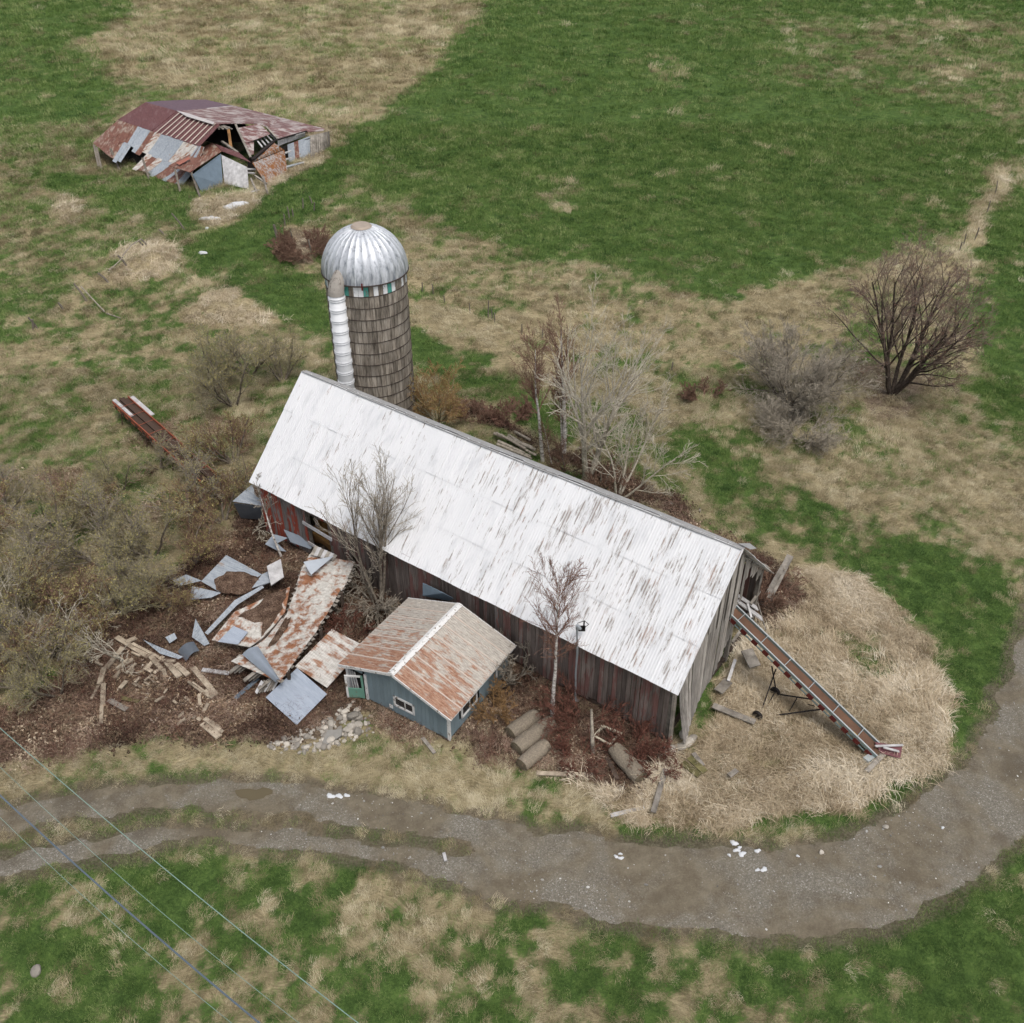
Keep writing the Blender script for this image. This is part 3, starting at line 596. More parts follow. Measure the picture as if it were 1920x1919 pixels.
# ------------------------------------------------------------------ the long barn
rd = random.Random(11)
def roofz(y): return EAVE + (BARN_W - abs(y)) * (RIDGE - EAVE) / BARN_W
def build_barn():
    pitch = math.atan2(RIDGE - EAVE, BARN_W); sl = BARN_W / math.cos(pitch) + .12; rows = 3; rl = sl / rows; ncol = 39; cw = 2 * BARN_L / ncol
    sheet = MB(); sheet.box((0, 0, 0), (cw + .03, rl + .1, .012)).box((cw * .5 - .02, 0, .012), (.05, rl + .1, .022))
    me = sheet.mesh('roof_sheet', 'barn_roof')
    for side in (-1, 1):
        for r in range(rows):
            for c in range(ncol):
                u = (r + .5) * rl                                    # from ridge down the slope
                y = side * (u * math.cos(pitch)); z = RIDGE - u * math.sin(pitch)
                x = -BARN_L + (c + .5) * cw
                sag = -.10 * math.sin(math.pi * (x + BARN_L) / (2 * BARN_L)) * (1 if side < 0 else .6) + .02 * math.sin(x * 1.7 + r)
                n = Vector((0, side * math.sin(pitch), math.cos(pitch)))
                o = link('roof_sheet', me, barn)
                m = Matrix.Translation(Vector((x, y, z + sag)) + n * (.10 - r * .018 + (c % 2) * .005)) @ Matrix.Rotation(-side * pitch, 4, 'X') @ Euler((rd.gauss(0, .003), rd.gauss(0, .006), rd.gauss(0, .002))).to_matrix().to_4x4()
                o.matrix_local = m
    # ridge flashing: flatter strip over the back edge
    cap = MB()
    cap.surf(lambda u, v: (-BARN_L + .05 + u * 2 * (BARN_L - .05), -.12 + v * (.36 + .38 * math.sin(math.pi * u) ** .7), RIDGE + .14 - .1 * math.sin(math.pi * u) - v * (.10 + .16 * math.sin(math.pi * u))), 30, 3, .02)
    part(barn, 'ridge_cap', cap, 'ridge_grey')
    bb = MB().slab([(12.6, .2, RIDGE + .12), (13.2, .05, RIDGE + .2), (13.35, .35, RIDGE + .12), (12.9, .7, RIDGE - .05)], .02); part(barn, 'torn_flashing', bb, 'ridge_grey')
    # front wall boards (y = -4.45)
    bw = .23; nb = int(25.2 / bw)
    for i in range(nb):
        x = -12.6 + (i + .5) * bw
        z0 = .08 + rd.uniform(0, .14) + (.22 if 8.6 < x < 10.3 else 0); z1 = EAVE + .07
        if -9.15 < x < -7.55: z0, z1 = (3.0, z1) if rd.random() < .8 else (2.4, z1)           # opening
        elif -7.55 < x < -5.6 and rd.random() < .25: z0 = 1.6
        w = bw * rd.uniform(.86, .97); yo = -4.45 - rd.uniform(0, .02)
        lean = .004 * rd.gauss(0, 1)
        b = MB().plank((x, yo, z0), (x + lean, yo + .0, z1), w, .025, up=(0, 1, 0))
        m = 'red_board' if (x < -9.1 or rd.random() < .03) else 'barn_board'
        part(barn, 'wall_board', b, m)
    # back wall and left gable
    for i in range(84):
        x = -12.5 + i * .3; part(barn, 'wall_board', MB().plank((x, 4.45, .1), (x, 4.45, EAVE + .05), .285, .025, up=(0, 1, 0)), 'barn_board')
    for i in range(30):
        y = -4.35 + i * .3; part(barn, 'wall_board', MB().plank((-12.6, y, .1), (-12.6, y, roofz(y) - .06), .285, .025, up=(1, 0, 0)), 'red_board')
    # right gable: warped boards hanging loose towards the corner
    y = -3.95
    while y < 1.35:
        w = rd.uniform(.16, .26); k = max(0, (-y - .5) / 3.5); zt = roofz(y) - .08; zb = .25 + rd.uniform(0, .15) + max(0, y + .2) * 1.1 + .1 * (1 - k)
        out = .8 * k ** 1.5 + rd.uniform(-.015, .015); pts = []
        b = MB(); prev = None
        for j in range(5):
            t = j / 4; p = Vector((12.6 + out * (1 - t) ** 1.6, y - .28 * k * (1 - t) ** 1.5, zb + (zt - zb) * t))
            if prev is not None: b.plank(prev, p + (p - prev) * .01, w * .95, .022, up=(1, 0, 0))
            prev = p
        part(barn, 'wall_board', b, 'gable_board'); y += w * 1.03 + (.06 if rd.random() < .15 else 0)
    for y, ztop, zb in ((-3.4, 0, 3.9), (-2.5, 0, 4.2), (-1.6, 0, 4.6), (-.7, 0, 4.3), (0.1, 0, 4.0), (.8, 0, 3.6), (1.5, 0, 4.4)):
        part(barn, 'gable_lap_board', MB().plank((12.68, y, zb - rd.uniform(0, .5)), (12.66, y + .05, roofz(y) - .1), .26, .022, up=(1, 0, 0)), 'gable_board')
    for i in range(9):                                                # upper boards that remain behind the conveyor
        y = 1.7 + i * .3; zt = roofz(y) - .08; part(barn, 'wall_board', MB().plank((12.6, y, zt - rd.uniform(.3, 1.4)), (12.6, y, zt), .26, .022, up=(1, 0, 0)), 'gable_board')
    # posts, rafters and sills
    for x, y in ((12.45, -4.2), (12.45, -1.4), (12.45, 1.6), (12.45, 4.3), (-9.2, -4.3), (-7.5, -4.3), (-12.4, -4.3), (-12.4, 4.3)):
        part(barn, 'post', MB().box((x, y, 1.85), (.18, .18, 3.7)), 'grey_plank')
    part(barn, 'corner_post', MB().plank((12.72, -4.32, .05), (12.58, -4.22, 3.5), .2, .12, up=(1, 0, 0)), 'grey_plank')
    part(barn, 'sill_beam', MB().box((0, -4.35, .13), (25, .16, .2)), 'dark_plank'); part(barn, 'sill_beam', MB().box((12.4, -.2, .13), (.16, 8, .2)), 'dark_plank')
    part(barn, 'cross_beam', MB().plank((-9.4, -4.5, 2.25), (-7.3, -4.5, 2.05), .2, .06, up=(0, 1, 0)), 'pale_plank')
    part(barn, 'rail', MB().plank((-9.2, -4.52, 1.0), (-8.6, -4.52, .95), .2, .04, up=(0, 1, 0)), 'pale_plank')
    for y in (2.0, 2.8, 3.6):
        part(barn, 'girt', MB().plank((12.5, y, .9 + (y - 2) * .8), (12.5, y + 1.0, 1.0 + (y - 2) * .8), .12, .1), 'grey_plank')
    part(barn, 'eave_board', MB().plank((-BARN_L + .1, -4.56, EAVE - .06), (BARN_L - .1, -4.56, EAVE - .06), .14, .025, up=(0, 1, 0)), 'barn_board')
    hb = MB().surf(lambda u, v: (-9.4 + u * 2.2, -4.2 + v * 2.2, 1.35 + v * .8 + .15 * math.sin(u * 7 + v * 3)), 6, 5, .9); part(barn, 'hay_heap', hb, 'hay')
build_barn()
# foundation stones under the open corner
def rock_mesh(name, seed, sub=2, m='stone'):
    r = random.Random(seed); bm = bmesh.new(); bmesh.ops.create_icosphere(bm, subdivisions=sub, radius=1)
    ax = [Vector((r.gauss(0, 1), r.gauss(0, 1), r.gauss(0, 1))).normalized() for q in range(7)]; cut = [r.uniform(.55, .95) for q in ax]
    for v in bm.verts:
        for a, c in zip(ax, cut):
            d = v.co.dot(a)
            if d > c: v.co -= a * (d - c) * .85
        v.co.z *= .75
    me = bpy.data.meshes.new(name); bm.to_mesh(me); bm.free(); me.materials.append(mat(m)); return me
ROCKS = [rock_mesh('fieldstone', s) for s in range(7)]

# service mast on the front wall
def mast():
    p = S(1079, 1316); t = thing('service_mast', 'thin galvanised electric service mast standing against the barn wall', 'mast', p)
    top = Vector((-.1, .1, 4.5)); part(t, 'pipe', MB().tube((0, 0, 0), (-.06, .02, 1.8), .045, .045, 8).tube((-.06, .02, 1.8), (-.04, .0, 3.2), .045, .045, 8).tube((-.04, .0, 3.2), top, .045, .045, 8), 'grey_iron')
    part(t, 'base_clamp', MB().box((0, 0, .06), (.25, .12, .12)), 'grey_iron')
    part(t, 'weatherhead', MB().tube(top, top + Vector((.02, -.06, .2)), .07, .1, 8).tube(top + Vector((.02, -.06, .2)), top + Vector((.14, -.24, .18)), .09, .06, 8), 'grey_iron')
    part(t, 'bracket', MB().box(top + Vector((.22, .1, -.1)), (.3, .05, .3)).box(top + Vector((.3, .1, .1)), (.06, .05, .5)), 'black_iron')
    part(t, 'wire_loop', MB().tube(top + Vector((0, 0, .3)), top + Vector((.3, 0, .45)), .015, .015, 4).tube(top + Vector((.3, 0, .45)), top + Vector((.5, .1, .15)), .015, .015, 4).tube(top + Vector((.5, .1, .15)), top + Vector((.3, .1, -.1)), .015, .015, 4), 'black_iron')
mast()

# ------------------------------------------------------------------ silo
def build_silo():
    Rr, H0, n, rows, sh = 2.42, 10.4, 52, 14, 10.4 / 14
    t = thing('silo', 'grey concrete stave silo with ribbed metal dome and white ringed chute', 'silo', SILO_C)
    part(t, 'core', MB().tube((0, 0, -.3), (0, 0, H0), Rr - .08, Rr - .08, 52), 'silo_core', True)
    w = 2 * math.pi * Rr / n
    def stave(m): return MB().box((0, -Rr + .035, 0), (w - .022, .07, sh - .03)).mesh('stave', m)
    me, mw, mt = stave('stave'), stave('white_paint'), stave('teal_paint'); rest = MB(); cnt = 0
    pat = [mw, mt, me, mw, me, mw, mt, mw, me, me, mw, me]
    for c in range(n):
        a = 2 * math.pi * c / n; da = (a + math.pi) % (2 * math.pi) - math.pi        # 0 faces the viewer's side
        for r in range(rows):
            z = (r + .5) * sh; off = (c % 2) * .0; dr = rd.uniform(-.015, .015)
            m = Matrix.Rotation(a, 4, 'Z') @ Matrix.Translation((0, -dr, z + off))
            top = r == rows - 1
            if (abs(da) < 1.66 and r > 2 and cnt < 296) or (top and abs(da) < 1.8):
                o = link('stave', pat[c % 12] if top else me, t); o.matrix_local = m; cnt += 1
            else:
                b = MB().box((0, -Rr + .035, 0), (w - .022, .07, sh - .03)); rest.add([m @ Vector(v) for v in b.v], b.f)
    o = part(t, 'far_staves', rest, 'stave'); tag(o, kind='stuff')
    for r in range(rows + 1):
        b = MB(); k = 52; z = min(max(r * sh, .05), H0 - .04)
        for i in range(k):
            a0, a1 = 2 * math.pi * i / k, 2 * math.pi * (i + 1) / k
            b.tube((math.sin(a0) * (Rr + .02), -math.cos(a0) * (Rr + .02), z), (math.sin(a1) * (Rr + .02), -math.cos(a1) * (Rr + .02), z), .022, .022, 4, False)
        part(t, 'hoop', b, 'hoop')
    # dome gores
    gn = 32; Rd, Hd = 2.55, 2.65; gm = MB(); da = 2 * math.pi / gn
    def P(e, a, k=1.0): return Vector((math.sin(a) * Rd * k * math.cos(e), -math.cos(a) * Rd * k * math.cos(e), H0 - .05 + Hd * k * math.sin(e)))
    E0 = [i / 10 * 1.36 for i in range(11)]
    vs = []
    for e in E0: vs += [P(e, -da / 2, 1.009), P(e, -da / 2 + .014, 1.0), P(e, 0, 1.003), P(e, da / 2 - .014, 1.0), P(e, da / 2, 1.009)]
    gm.add(vs, [(5 * i + j, 5 * i + j + 1, 5 * i + j + 6, 5 * i + j + 5) for i in range(10) for j in range(4)])
    gme = gm.mesh('dome_panel', 'dome', True)
    for i in range(gn): o = link('dome_panel', gme, t); o.rotation_euler = (0, 0, i * da)
    b = MB(); k = 32
    b.tube((0, 0, H0 + Hd * .965), (0, 0, H0 + Hd + .02), .62, .5, k); part(t, 'dome_cap', b, 'dome_cap')
    b = MB()
    for i in range(52):
        a0, a1 = 2 * math.pi * i / 52, 2 * math.pi * (i + 1) / 52
        b.tube((math.sin(a0) * 2.56, -math.cos(a0) * 2.56, H0 - .04), (math.sin(a1) * 2.56, -math.cos(a1) * 2.56, H0 - .04), .045, .045, 5, False)
    part(t, 'rim', b, 'hoop')
    # filling chute on the side towards the barn
    ca = R(-31); cx, cy = math.sin(ca) * (Rr + .36), -math.cos(ca) * (Rr + .36)
    part(t, 'chute', MB().tube((cx, cy, .2), (cx, cy, H0 - .5), .47, .47, 20), 'chute_white', True)
    z = .7
    while z < H0 - .6:
        b = MB()
        for dz in (0, .13):
            for i in range(16):
                a0, a1 = 2 * math.pi * i / 16, 2 * math.pi * (i + 1) / 16
                b.tube((cx + math.sin(a0) * .49, cy - math.cos(a0) * .49, z + dz), (cx + math.sin(a1) * .49, cy - math.cos(a1) * .49, z + dz), .028, .028, 5, False)
        part(t, 'chute_ring', b, 'chute_white'); z += .68
    hb = MB(); dx, dy = -math.sin(ca), math.cos(ca)
    def hood(u, v):
        a = math.pi * (u - .5) * 1.15; zz = H0 - .55 + v * (1.35 - .5 * abs(u - .5)); k = .5 - .08 * v; back = .75 * v * v
        return (cx + math.sin(a + ca) * k + dx * back, cy - math.cos(a + ca) * k + dy * back, zz)
    hb.surf(hood, 10, 5, .03); part(t, 'chute_hood', hb, 'hood_metal')
    part(t, 'loose_latch', MB().box((math.sin(.05) * 2.5, -2.56, H0 - .05), (.08, .1, .4)), 'elev_red')
build_silo()

# ------------------------------------------------------------------ blue shed
def build_shed():
    hw, hd, ev, rg = 3.08, 2.62, 1.7, 2.8; sl = math.hypot(hw, rg - ev); pa = math.atan2(rg - ev, hw)
    def rz(x): return rg - abs(x) * (rg - ev) / hw
    for i in range(27):                                                  # front gable siding
        x = -2.7 + i * .2077; b = MB(); lo = .12
        if -2.62 < x < -1.85: continue                                     # doorway
        w = .2
        if -.15 < x < .95:
            b.plank((x, -2.4, lo), (x, -2.4, .62), w, .03, up=(0, 1, 0)); b.plank((x, -2.4, 1.22), (x, -2.4, rz(x) - .05), w, .03, up=(0, 1, 0))
        else: b.plank((x, -2.4, lo), (x, -2.4, rz(x) - .05), w, .03, up=(0, 1, 0))
        b.plank((x + .104, -2.422, lo), (x + .104, -2.422, .6 if -.2 < x < .9 else rz(x + .1) - .07), .03, .012, up=(0, 1, 0)); part(shed, 'siding_board', b, 'siding')
    part(shed, 'siding_board', MB().plank((-2.3, -2.4, 1.62), (-2.3, -2.4, rz(-2.3) - .05), .8, .03, up=(0, 1, 0)), 'siding')
    for sx in (-1, 1):
        for i in range(12):
            y = -2.2 + i * .4; b = MB()
            if sx > 0 and -1.5 < y < -.2: b.plank((2.78, y, .12), (2.78, y, .55), .39, .03, up=(1, 0, 0))
            else: b.plank((sx * 2.78, y, .12), (sx * 2.78, y, ev + .05), .39, .03, up=(1, 0, 0))
            part(shed, 'siding_board', b, 'siding')
    for i in range(14):
        x = -2.6 + i * .4; part(shed, 'siding_board', MB().plank((x, 2.4, .12), (x, 2.4, rz(x) - .05), .39, .03, up=(0, 1, 0)), 'siding')
    part(shed, 'floor', MB().box((0, 0, .1), (5.4, 4.7, .08)), 'dark_plank'); part(shed, 'skid', MB().box((2.6, 0, .03), (.3, 4.9, .14)), 'dark_plank'); part(shed, 'skid', MB().box((-2.6, 0, .03), (.3, 4.9, .14)), 'dark_plank')
    ns = 7; sw = 2 * hd / ns
    for sx in (-1, 1):
        for i in range(ns):
            y = -hd + (i + .5) * sw; c = Vector((sx * hw / 2, y, (rg + ev) / 2 + .06 + (i % 2) * .006))
            b = MB().box(c, (sl + .05, sw + .03, .015), Matrix.Rotation(sx * pa, 3, 'Y')); 
            for q in range(1, 5): b.box(Vector((sx * hw / 2, y - sw / 2 + q * sw / 5, c.z + .012)), (sl + .045, .03, .022), Matrix.Rotation(sx * pa, 3, 'Y'))
            o = part(shed, 'roof_sheet', b, 'shed_roof')
            if i: 
                s_ = part(o, 'seam', MB().box(Vector((sx * hw / 2, y - sw / 2, (rg + ev) / 2 + .085)), (sl + .04, .055, .05), Matrix.Rotation(sx * pa, 3, 'Y')), 'batten')
        for y, nm in ((-hd - .02, 'rake_board'), (hd + .02, 'rake_board')):
            part(shed, nm, MB().box((sx * hw / 2, y, (rg + ev) / 2 + .01), (sl + .03, .035, .14), Matrix.Rotation(sx * pa, 3, 'Y')), 'trim_white')
        part(shed, 'fascia', MB().box((sx * hw, 0, ev + .01), (.03, 2 * hd, .09)), 'trim_white')
    part(shed, 'ridge_cap', MB().box((-.08, 0, rg + .085), (.2, 2 * hd + .04, .02), Matrix.Rotation(-pa, 3, 'Y')).box((.08, 0, rg + .088), (.2, 2 * hd + .04, .02), Matrix.Rotation(pa, 3, 'Y')), 'trim_white')
    for x, y in ((2.8, -2.42), (-2.8, -2.42), (-1.72, -2.44)):
        part(shed, 'corner_trim', MB().box((x, y, .88), (.13, .05, 1.6)), 'trim_white')
    part(shed, 'corner_trim', MB().box((2.81, -2.36, .88), (.03, .14, 1.6)), 'trim_white')
    def window(c, w, h, ax):
        o = part(shed, 'window', MB().box(c, (w, .03, h) if ax == 0 else (.03, w, h)), 'glass_dark'); e = -.03 if ax == 0 else .03
        for s in (-1, 1):
            for L, sz in (((s * w / 2, 0), (.1, h + .1)), ((0, s * h / 2), (w + .1, .1))):
                cc = (c[0] + L[0], c[1] + e, c[2] + L[1]) if ax == 0 else (c[0] + e, c[1] + L[0], c[2] + L[1])
                part(o, 'frame', MB().box(cc, (sz[0], .05, sz[1]) if ax == 0 else (.05, sz[0], sz[1])), 'trim_white')
        cc = (c[0] + .05, c[1] + e * .7, c[2]) if ax == 0 else (c[0] + e * .7, c[1] + .05, c[2])
        part(o, 'mullion', MB().box(cc, (.05, .03, h) if ax == 0 else (.03, .05, h)), 'trim_white')
        return o
    window((.4, -2.4, .92), 1.05, .56, 0); window((2.79, -.85, 1.0), 1.15, .8, 1)
    part(shed, 'vent_cover', MB().box((-.35, -2.44, .42), (.18, .03, .2)), 'trim_white')
    part(shed, 'downpipe', MB().tube((2.95, 1.2, .9), (2.95, 1.2, 1.6), .05, .05, 6), 'trim_white'); part(shed, 'downpipe', MB().tube((-2.95, 2.2, .9), (-2.95, 2.2, 1.6), .05, .05, 6), 'trim_white')
    part(shed, 'doorway_shade', MB().box((-2.25, -2.3, .86), (.8, .02, 1.5)), 'inside_shade')  # black sheet, paints the shade inside the door opening
    for k in range(4): part(shed, 'leaning_slat', MB().plank((-2.6 + k * .16, -2.5, .15), (-2.75 + k * .13, -2.42, 1.5), .07, .03, up=(0, 1, 0)), 'pale_plank')
    d = link('door', None, shed); d.location = (-1.86, -2.46, .1); d.rotation_euler = (0, 0, R(208))
    part(d, 'door_stile', MB().box((.05, 0, .72), (.1, .05, 1.44)), 'green_paint'); part(d, 'door_stile', MB().box((.78, 0, .72), (.1, .05, 1.44)), 'trim_white')
    part(d, 'door_rail', MB().box((.41, 0, 1.4), (.64, .045, .1)), 'trim_white'); part(d, 'door_rail', MB().box((.41, 0, .56), (.64, .045, .12)), 'green_paint'); part(d, 'door_panel', MB().box((.41, 0, .26), (.64, .03, .5)), 'green_paint')
build_shed()
# blue plywood and wall remnant between shed and barn
o_ = single('plywood_panel', MB().slab([S(793, 1093, 2.6), S(832, 1112, 2.6), S(868, 1132, 1.9), S(793, 1117, 1.9)], .03), 'blue_board', 'faded blue plywood panel nailed to the barn wall above the shed', 'panel')

# ------------------------------------------------------------------ collapsed far barn
def build_far():
    o = S(375, 330); t = thing('collapsed_shed', 'collapsed low farm shed with patched maroon and rusty metal roof', 'shed', (o.x, o.y, 0))
    def q(name, pts, m, th=.05, label=None, par=None):
        mb = MB().slab([flat(*p) for p in pts], th)
        a = part(t, name, mb, m, False, label, True)
        if par is not None: a.parent = par
        return a
    zr, zb = 4.5, 3.0
    q('roof_panel', [(272.5, 192.5, zr), (331, 209, zr), (284, 246.5, zb), (221, 225, zb)], 'maroon_sheet')
    fr = q('roof_panel', [(331, 209, zr - .03), (412, 235, zr - .05), (374, 275, zb - .03), (285, 247, zb - .03)], 'maroon_sheet')
    A, B = flat(336, 211, zr), flat(410, 235, zr - .05); C, D = flat(291, 249, zb), flat(372, 274, zb)
    for i in range(9):
        k = (i + .3) / 9; mb = MB().plank(A.lerp(B, k) + Vector((0, 0, .05)), C.lerp(D, k) + Vector((0, 0, .05)), .14, .05); part(fr, 'batten', mb, 'batten', wrld=True)
    q('roof_panel', [(272.5, 192.5, zr - .02), (300, 190, 3.9), (345, 188, 3.0), (385, 187.5, 2.1), (441, 200, 2.1), (390, 204, 3.3), (333, 209, zr - .02)], 'purple_sheet')
    q('roof_panel', [(333, 209, zr + .03), (390, 204, 3.33), (441, 199.5, 2.15), (530, 222, 2.1), (500, 240, 3.0), (487, 233, 3.4), (440, 232, 4.0), (405, 233, zr)], 'maroon_white')
    q('roof_panel', [(530, 222, 2.15), (609, 242, 2.0), (606, 246, 1.95), (575, 248, 2.15), (521, 262, 2.4), (500, 240, 2.95)], 'maroon_white')
    q('ridge_strip', [(331, 208, zr + .07), (352, 213, zr + .07), (402, 230, zr + .07), (400, 234, zr + .05), (350, 219, zr + .05)], 'ridge_pale')
    q('ridge_strip', [(388, 203.5, 3.4), (436, 199, 2.25), (441, 201, 2.2), (392, 206, 3.3)], 'ridge_pale')
    q('fallen_roof_panel', [(445, 241, 3.6), (486, 232.5, 3.45), (507, 252, 2.9), (459, 270, 2.6)], 'maroon_white'); q('fallen_roof_panel', [(459, 270, 2.6), (476, 263, 2.65), (476, 290, 1.7), (468, 292, 1.6)], 'maroon_white')
    # patched skirt down to the ground, in sheets
    top = [(221, 226), (284, 247), (372, 274), (383, 277)]; bot = [(172, 271, 1.5), (204, 297, 1.2), (222, 306, 1.0), (236, 313, .25), (256, 321, .15), (280, 329, .1), (296, 338, .05), (322, 347, .05), (344, 348, .05), (352, 330, .3)]
    def along(L, u):
        n = len(L) - 1; i = min(int(u * n), n - 1); f = u * n - i; return [a + (b - a) * f for a, b in zip(L[i], L[i + 1])]
    def sk(u, v):
        a = flat(*along(top, u), zb - .05); b = flat(*along(bot, u)); p = a.lerp(b, v); p.z -= .38 * math.sin(math.pi * v) * min(1, max(0, (u - .25) * 4)) ; return p
    kinds = ['rust_sheet', 'galv_sheet', 'galv_sheet', 'rust_sheet', 'pale_rust']
    n = 25; r2 = random.Random(4)
    for i in range(n):
        u0, u1 = i / n, (i + 1) / n
        for j, (v0, v1) in enumerate(((0, .52), (.49, 1.0))):
            if j == 1 and 6 <= i <= 9: continue
            e = r2.uniform(-.05, .04) if j else 0
            if j == 0 and i in (7, 8): v1 = .62
            ln = .03 * ((i + j) % 2) + .02 * (1 - j); m = 'rust_sheet' if (i < 5 and r2.random() < .75) else r2.choice(kinds)
            mb = MB().surf(lambda a, b: sk(u0 + (u1 - u0 + .004) * a, v0 + (v1 + e - v0) * b) + Vector((0, 0, ln)), 1, 4, .02); part(t, 'patch_sheet', mb, m, wrld=True)
    q('interior_shade', [(250, 240, 1.6), (400, 268, 1.6), (470, 268, 1.6), (455, 215, 1.6), (330, 205, 1.6)], 'inside_shade', .03)  # black sheet, stands for the shade under the broken roof
    part(t, 'shade_backing', MB().slab([flat(225, 300, 0), flat(360, 345, 0), flat(371, 290, 2.2), flat(232, 245, 2.2)], .05), 'inside_shade', wrld=True)  # black sheet added as the shade behind the torn skirt, no real wall
    bk = Vector((-.76, .65, 0)) * .8; part(t, 'shade_backing', MB().slab([flat(470, 335, 0) + bk, flat(608, 284, 0) + bk, flat(602, 258, 1.6) + bk, flat(475, 300, 1.7) + bk], .05), 'inside_shade', wrld=True)  # black sheet added as the shade behind the front wall gaps
    def bar(name, a, b, w, m, th=None): return part(t, name, MB().plank(flat(*a), flat(*b), w, th or w * .6), m, wrld=True)
    bar('prop_post', (428, 240, 3.7), (434, 284, 1.9), .3, 'tan_post')
    for a, b in (((186, 319, 0), (176, 273, 1.5)), ((191, 321, 0), (181, 277, 1.4)), ((225, 322, 0), (207, 279, 1.9)), ((280, 338, 0), (267, 297, 1.7)), ((338, 360, 0), (328, 318, 1.7)), ((375, 370, 0), (358, 322, 1.7))): bar('prop_post', a, b, .2, 'post_wood')
    for i in range(7): bar('rafter', (405 + i * 2.2, 236 + (i % 3), 4.1), (411 + i * 4, 243 - (i % 2) * 3, 4.0), .16, 'grey_plank')
    for i in range(6): bar('rafter', (480 + i * 6, 262 - i * 3, 2.5), (492 + i * 6, 277 - i * 4, 2.2), .16, 'pale_plank')
    bar('rafter', (441, 233, 3.9), (470, 296, 1.8), .22, 'grey_plank'); bar('rafter', (499, 238, 3.1), (520, 261, 2.5), .18, 'grey_plank'); bar('rafter', (416, 266, 2.6), (446, 287, 2.0), .25, 'grey_plank')
    bar('eave_beam', (474, 300, 2.1), (513, 266, 2.5), .3, 'black_wood'); bar('eave_beam', (513, 265, 2.5), (575, 247, 2.2), .2, 'black_wood')
    # porch
    q('porch_roof', [(398, 268, 2.5), (416, 284, 2.25), (356, 324, 1.75), (316, 311, 1.8)], 'rust_sheet'); q('porch_roof', [(416, 284, 2.28), (402, 270, 2.5), (448, 287, 2.1), (470, 305, 1.9)], 'maroon_sheet')
    q('red_scrap', [(330, 306, 2.05), (354, 295, 2.3), (357, 298, 2.25), (336, 310, 2.0)], 'red_scrap', .03)
    part(t, 'blue_wall', MB().slab([flat(378, 361, 0), flat(418, 347, 0), flat(414, 289, 2.15), flat(361, 328, 1.7)], .06), 'blue_board', wrld=True)
    part(t, 'white_door', MB().slab([flat(421, 346, .05), flat(466, 355, .05), flat(463, 314, 1.75), flat(415, 291, 2.1)], .06), 'pale_plank', wrld=True)
    part(t, 'rusty_wall', MB().slab([flat(501, 348, 0), flat(540, 325, 0), flat(533, 282, 1.75), flat(473, 306, 1.85)], .06), 'orange_rust', wrld=True)
    q('lean_roof', [(473, 304, 1.9), (512, 267, 2.45), (524, 276, 2.2), (532, 281, 1.8)], 'orange_rust')
    for k, (x0, x1, m) in enumerate(((540, 552, 'galv_sheet'), (552, 560, 'rust_sheet'), (560, 564, 'galv_sheet'), (564, 582, 'galv_sheet'))):
        y0 = 306 - (x0 - 540) * .28; y1 = 306 - (x1 - 540) * .28; part(t, 'wall_sheet', MB().slab([flat(x0 + 2, y0, .1), flat(x1 + 2, y1, .1), flat(x1 - 1, 272 - (x1 - 540) * .38, 1.75), flat(x0 - 1, 272 - (x0 - 540) * .38, 1.75)], .04), m, wrld=True)
    part(t, 'curled_sheet', MB().surf(lambda u, v: flat(536 + 35 * u, 312 - 9 * u + 6 * v, .35 - .3 * v + .1 * math.sin(v * 3)), 5, 4, .03), 'galv_sheet', wrld=True)
    for k in range(9):
        x0, x1 = 583 + k * 4.0, 586.7 + k * 4.0; y = lambda x: 303 - (x - 583) * .72; yt = lambda x: 255 - (x - 583) * .22
        part(t, 'wall_board', MB().slab([flat(x0, y(x0), .05), flat(x1, y(x1), .05), flat(x1 - 1.5, yt(x1), 1.85), flat(x0 - 1.5, yt(x0), 1.85)], .04), 'grey_plank', wrld=True)
    for k in range(8):
        x0, x1 = 521 + k * 6.4, 527 + k * 6.4; part(t, 'gable_board', MB().slab([flat(x0, 275 - k * 2.4, 1.75), flat(x1, 272.6 - k * 2.4, 1.75), flat(x1, 261 - k * 1.7, 2.3), flat(x0, 263 - k * 1.8, 2.3)], .04), 'pale_plank', wrld=True)
    for a, b in (((463, 318, 1.1), (480, 318, 1.1)), ((464, 325, .8), (478, 326, .8)), ((534, 288, 1.4), (545, 284, 1.4)), ((534, 300, .8), (546, 297, .8))): bar('girt', a, b, .2, 'pale_plank')
    for a, b in (((478, 330, .9), (500, 345, .7)), ((493, 330, 1.2), (502, 365, 0)), ((470, 335, 1.0), (482, 362, 0))): bar('loose_rail', a, b, .18, 'grey_plank')
simple('ridge_pale', lin('#b9b3b0'), .6, 0, .25, 2); simple('tan_post', lin('#96714a'), .9, 0, .25); simple('black_wood', lin('#2b2422'), .9)
build_far()

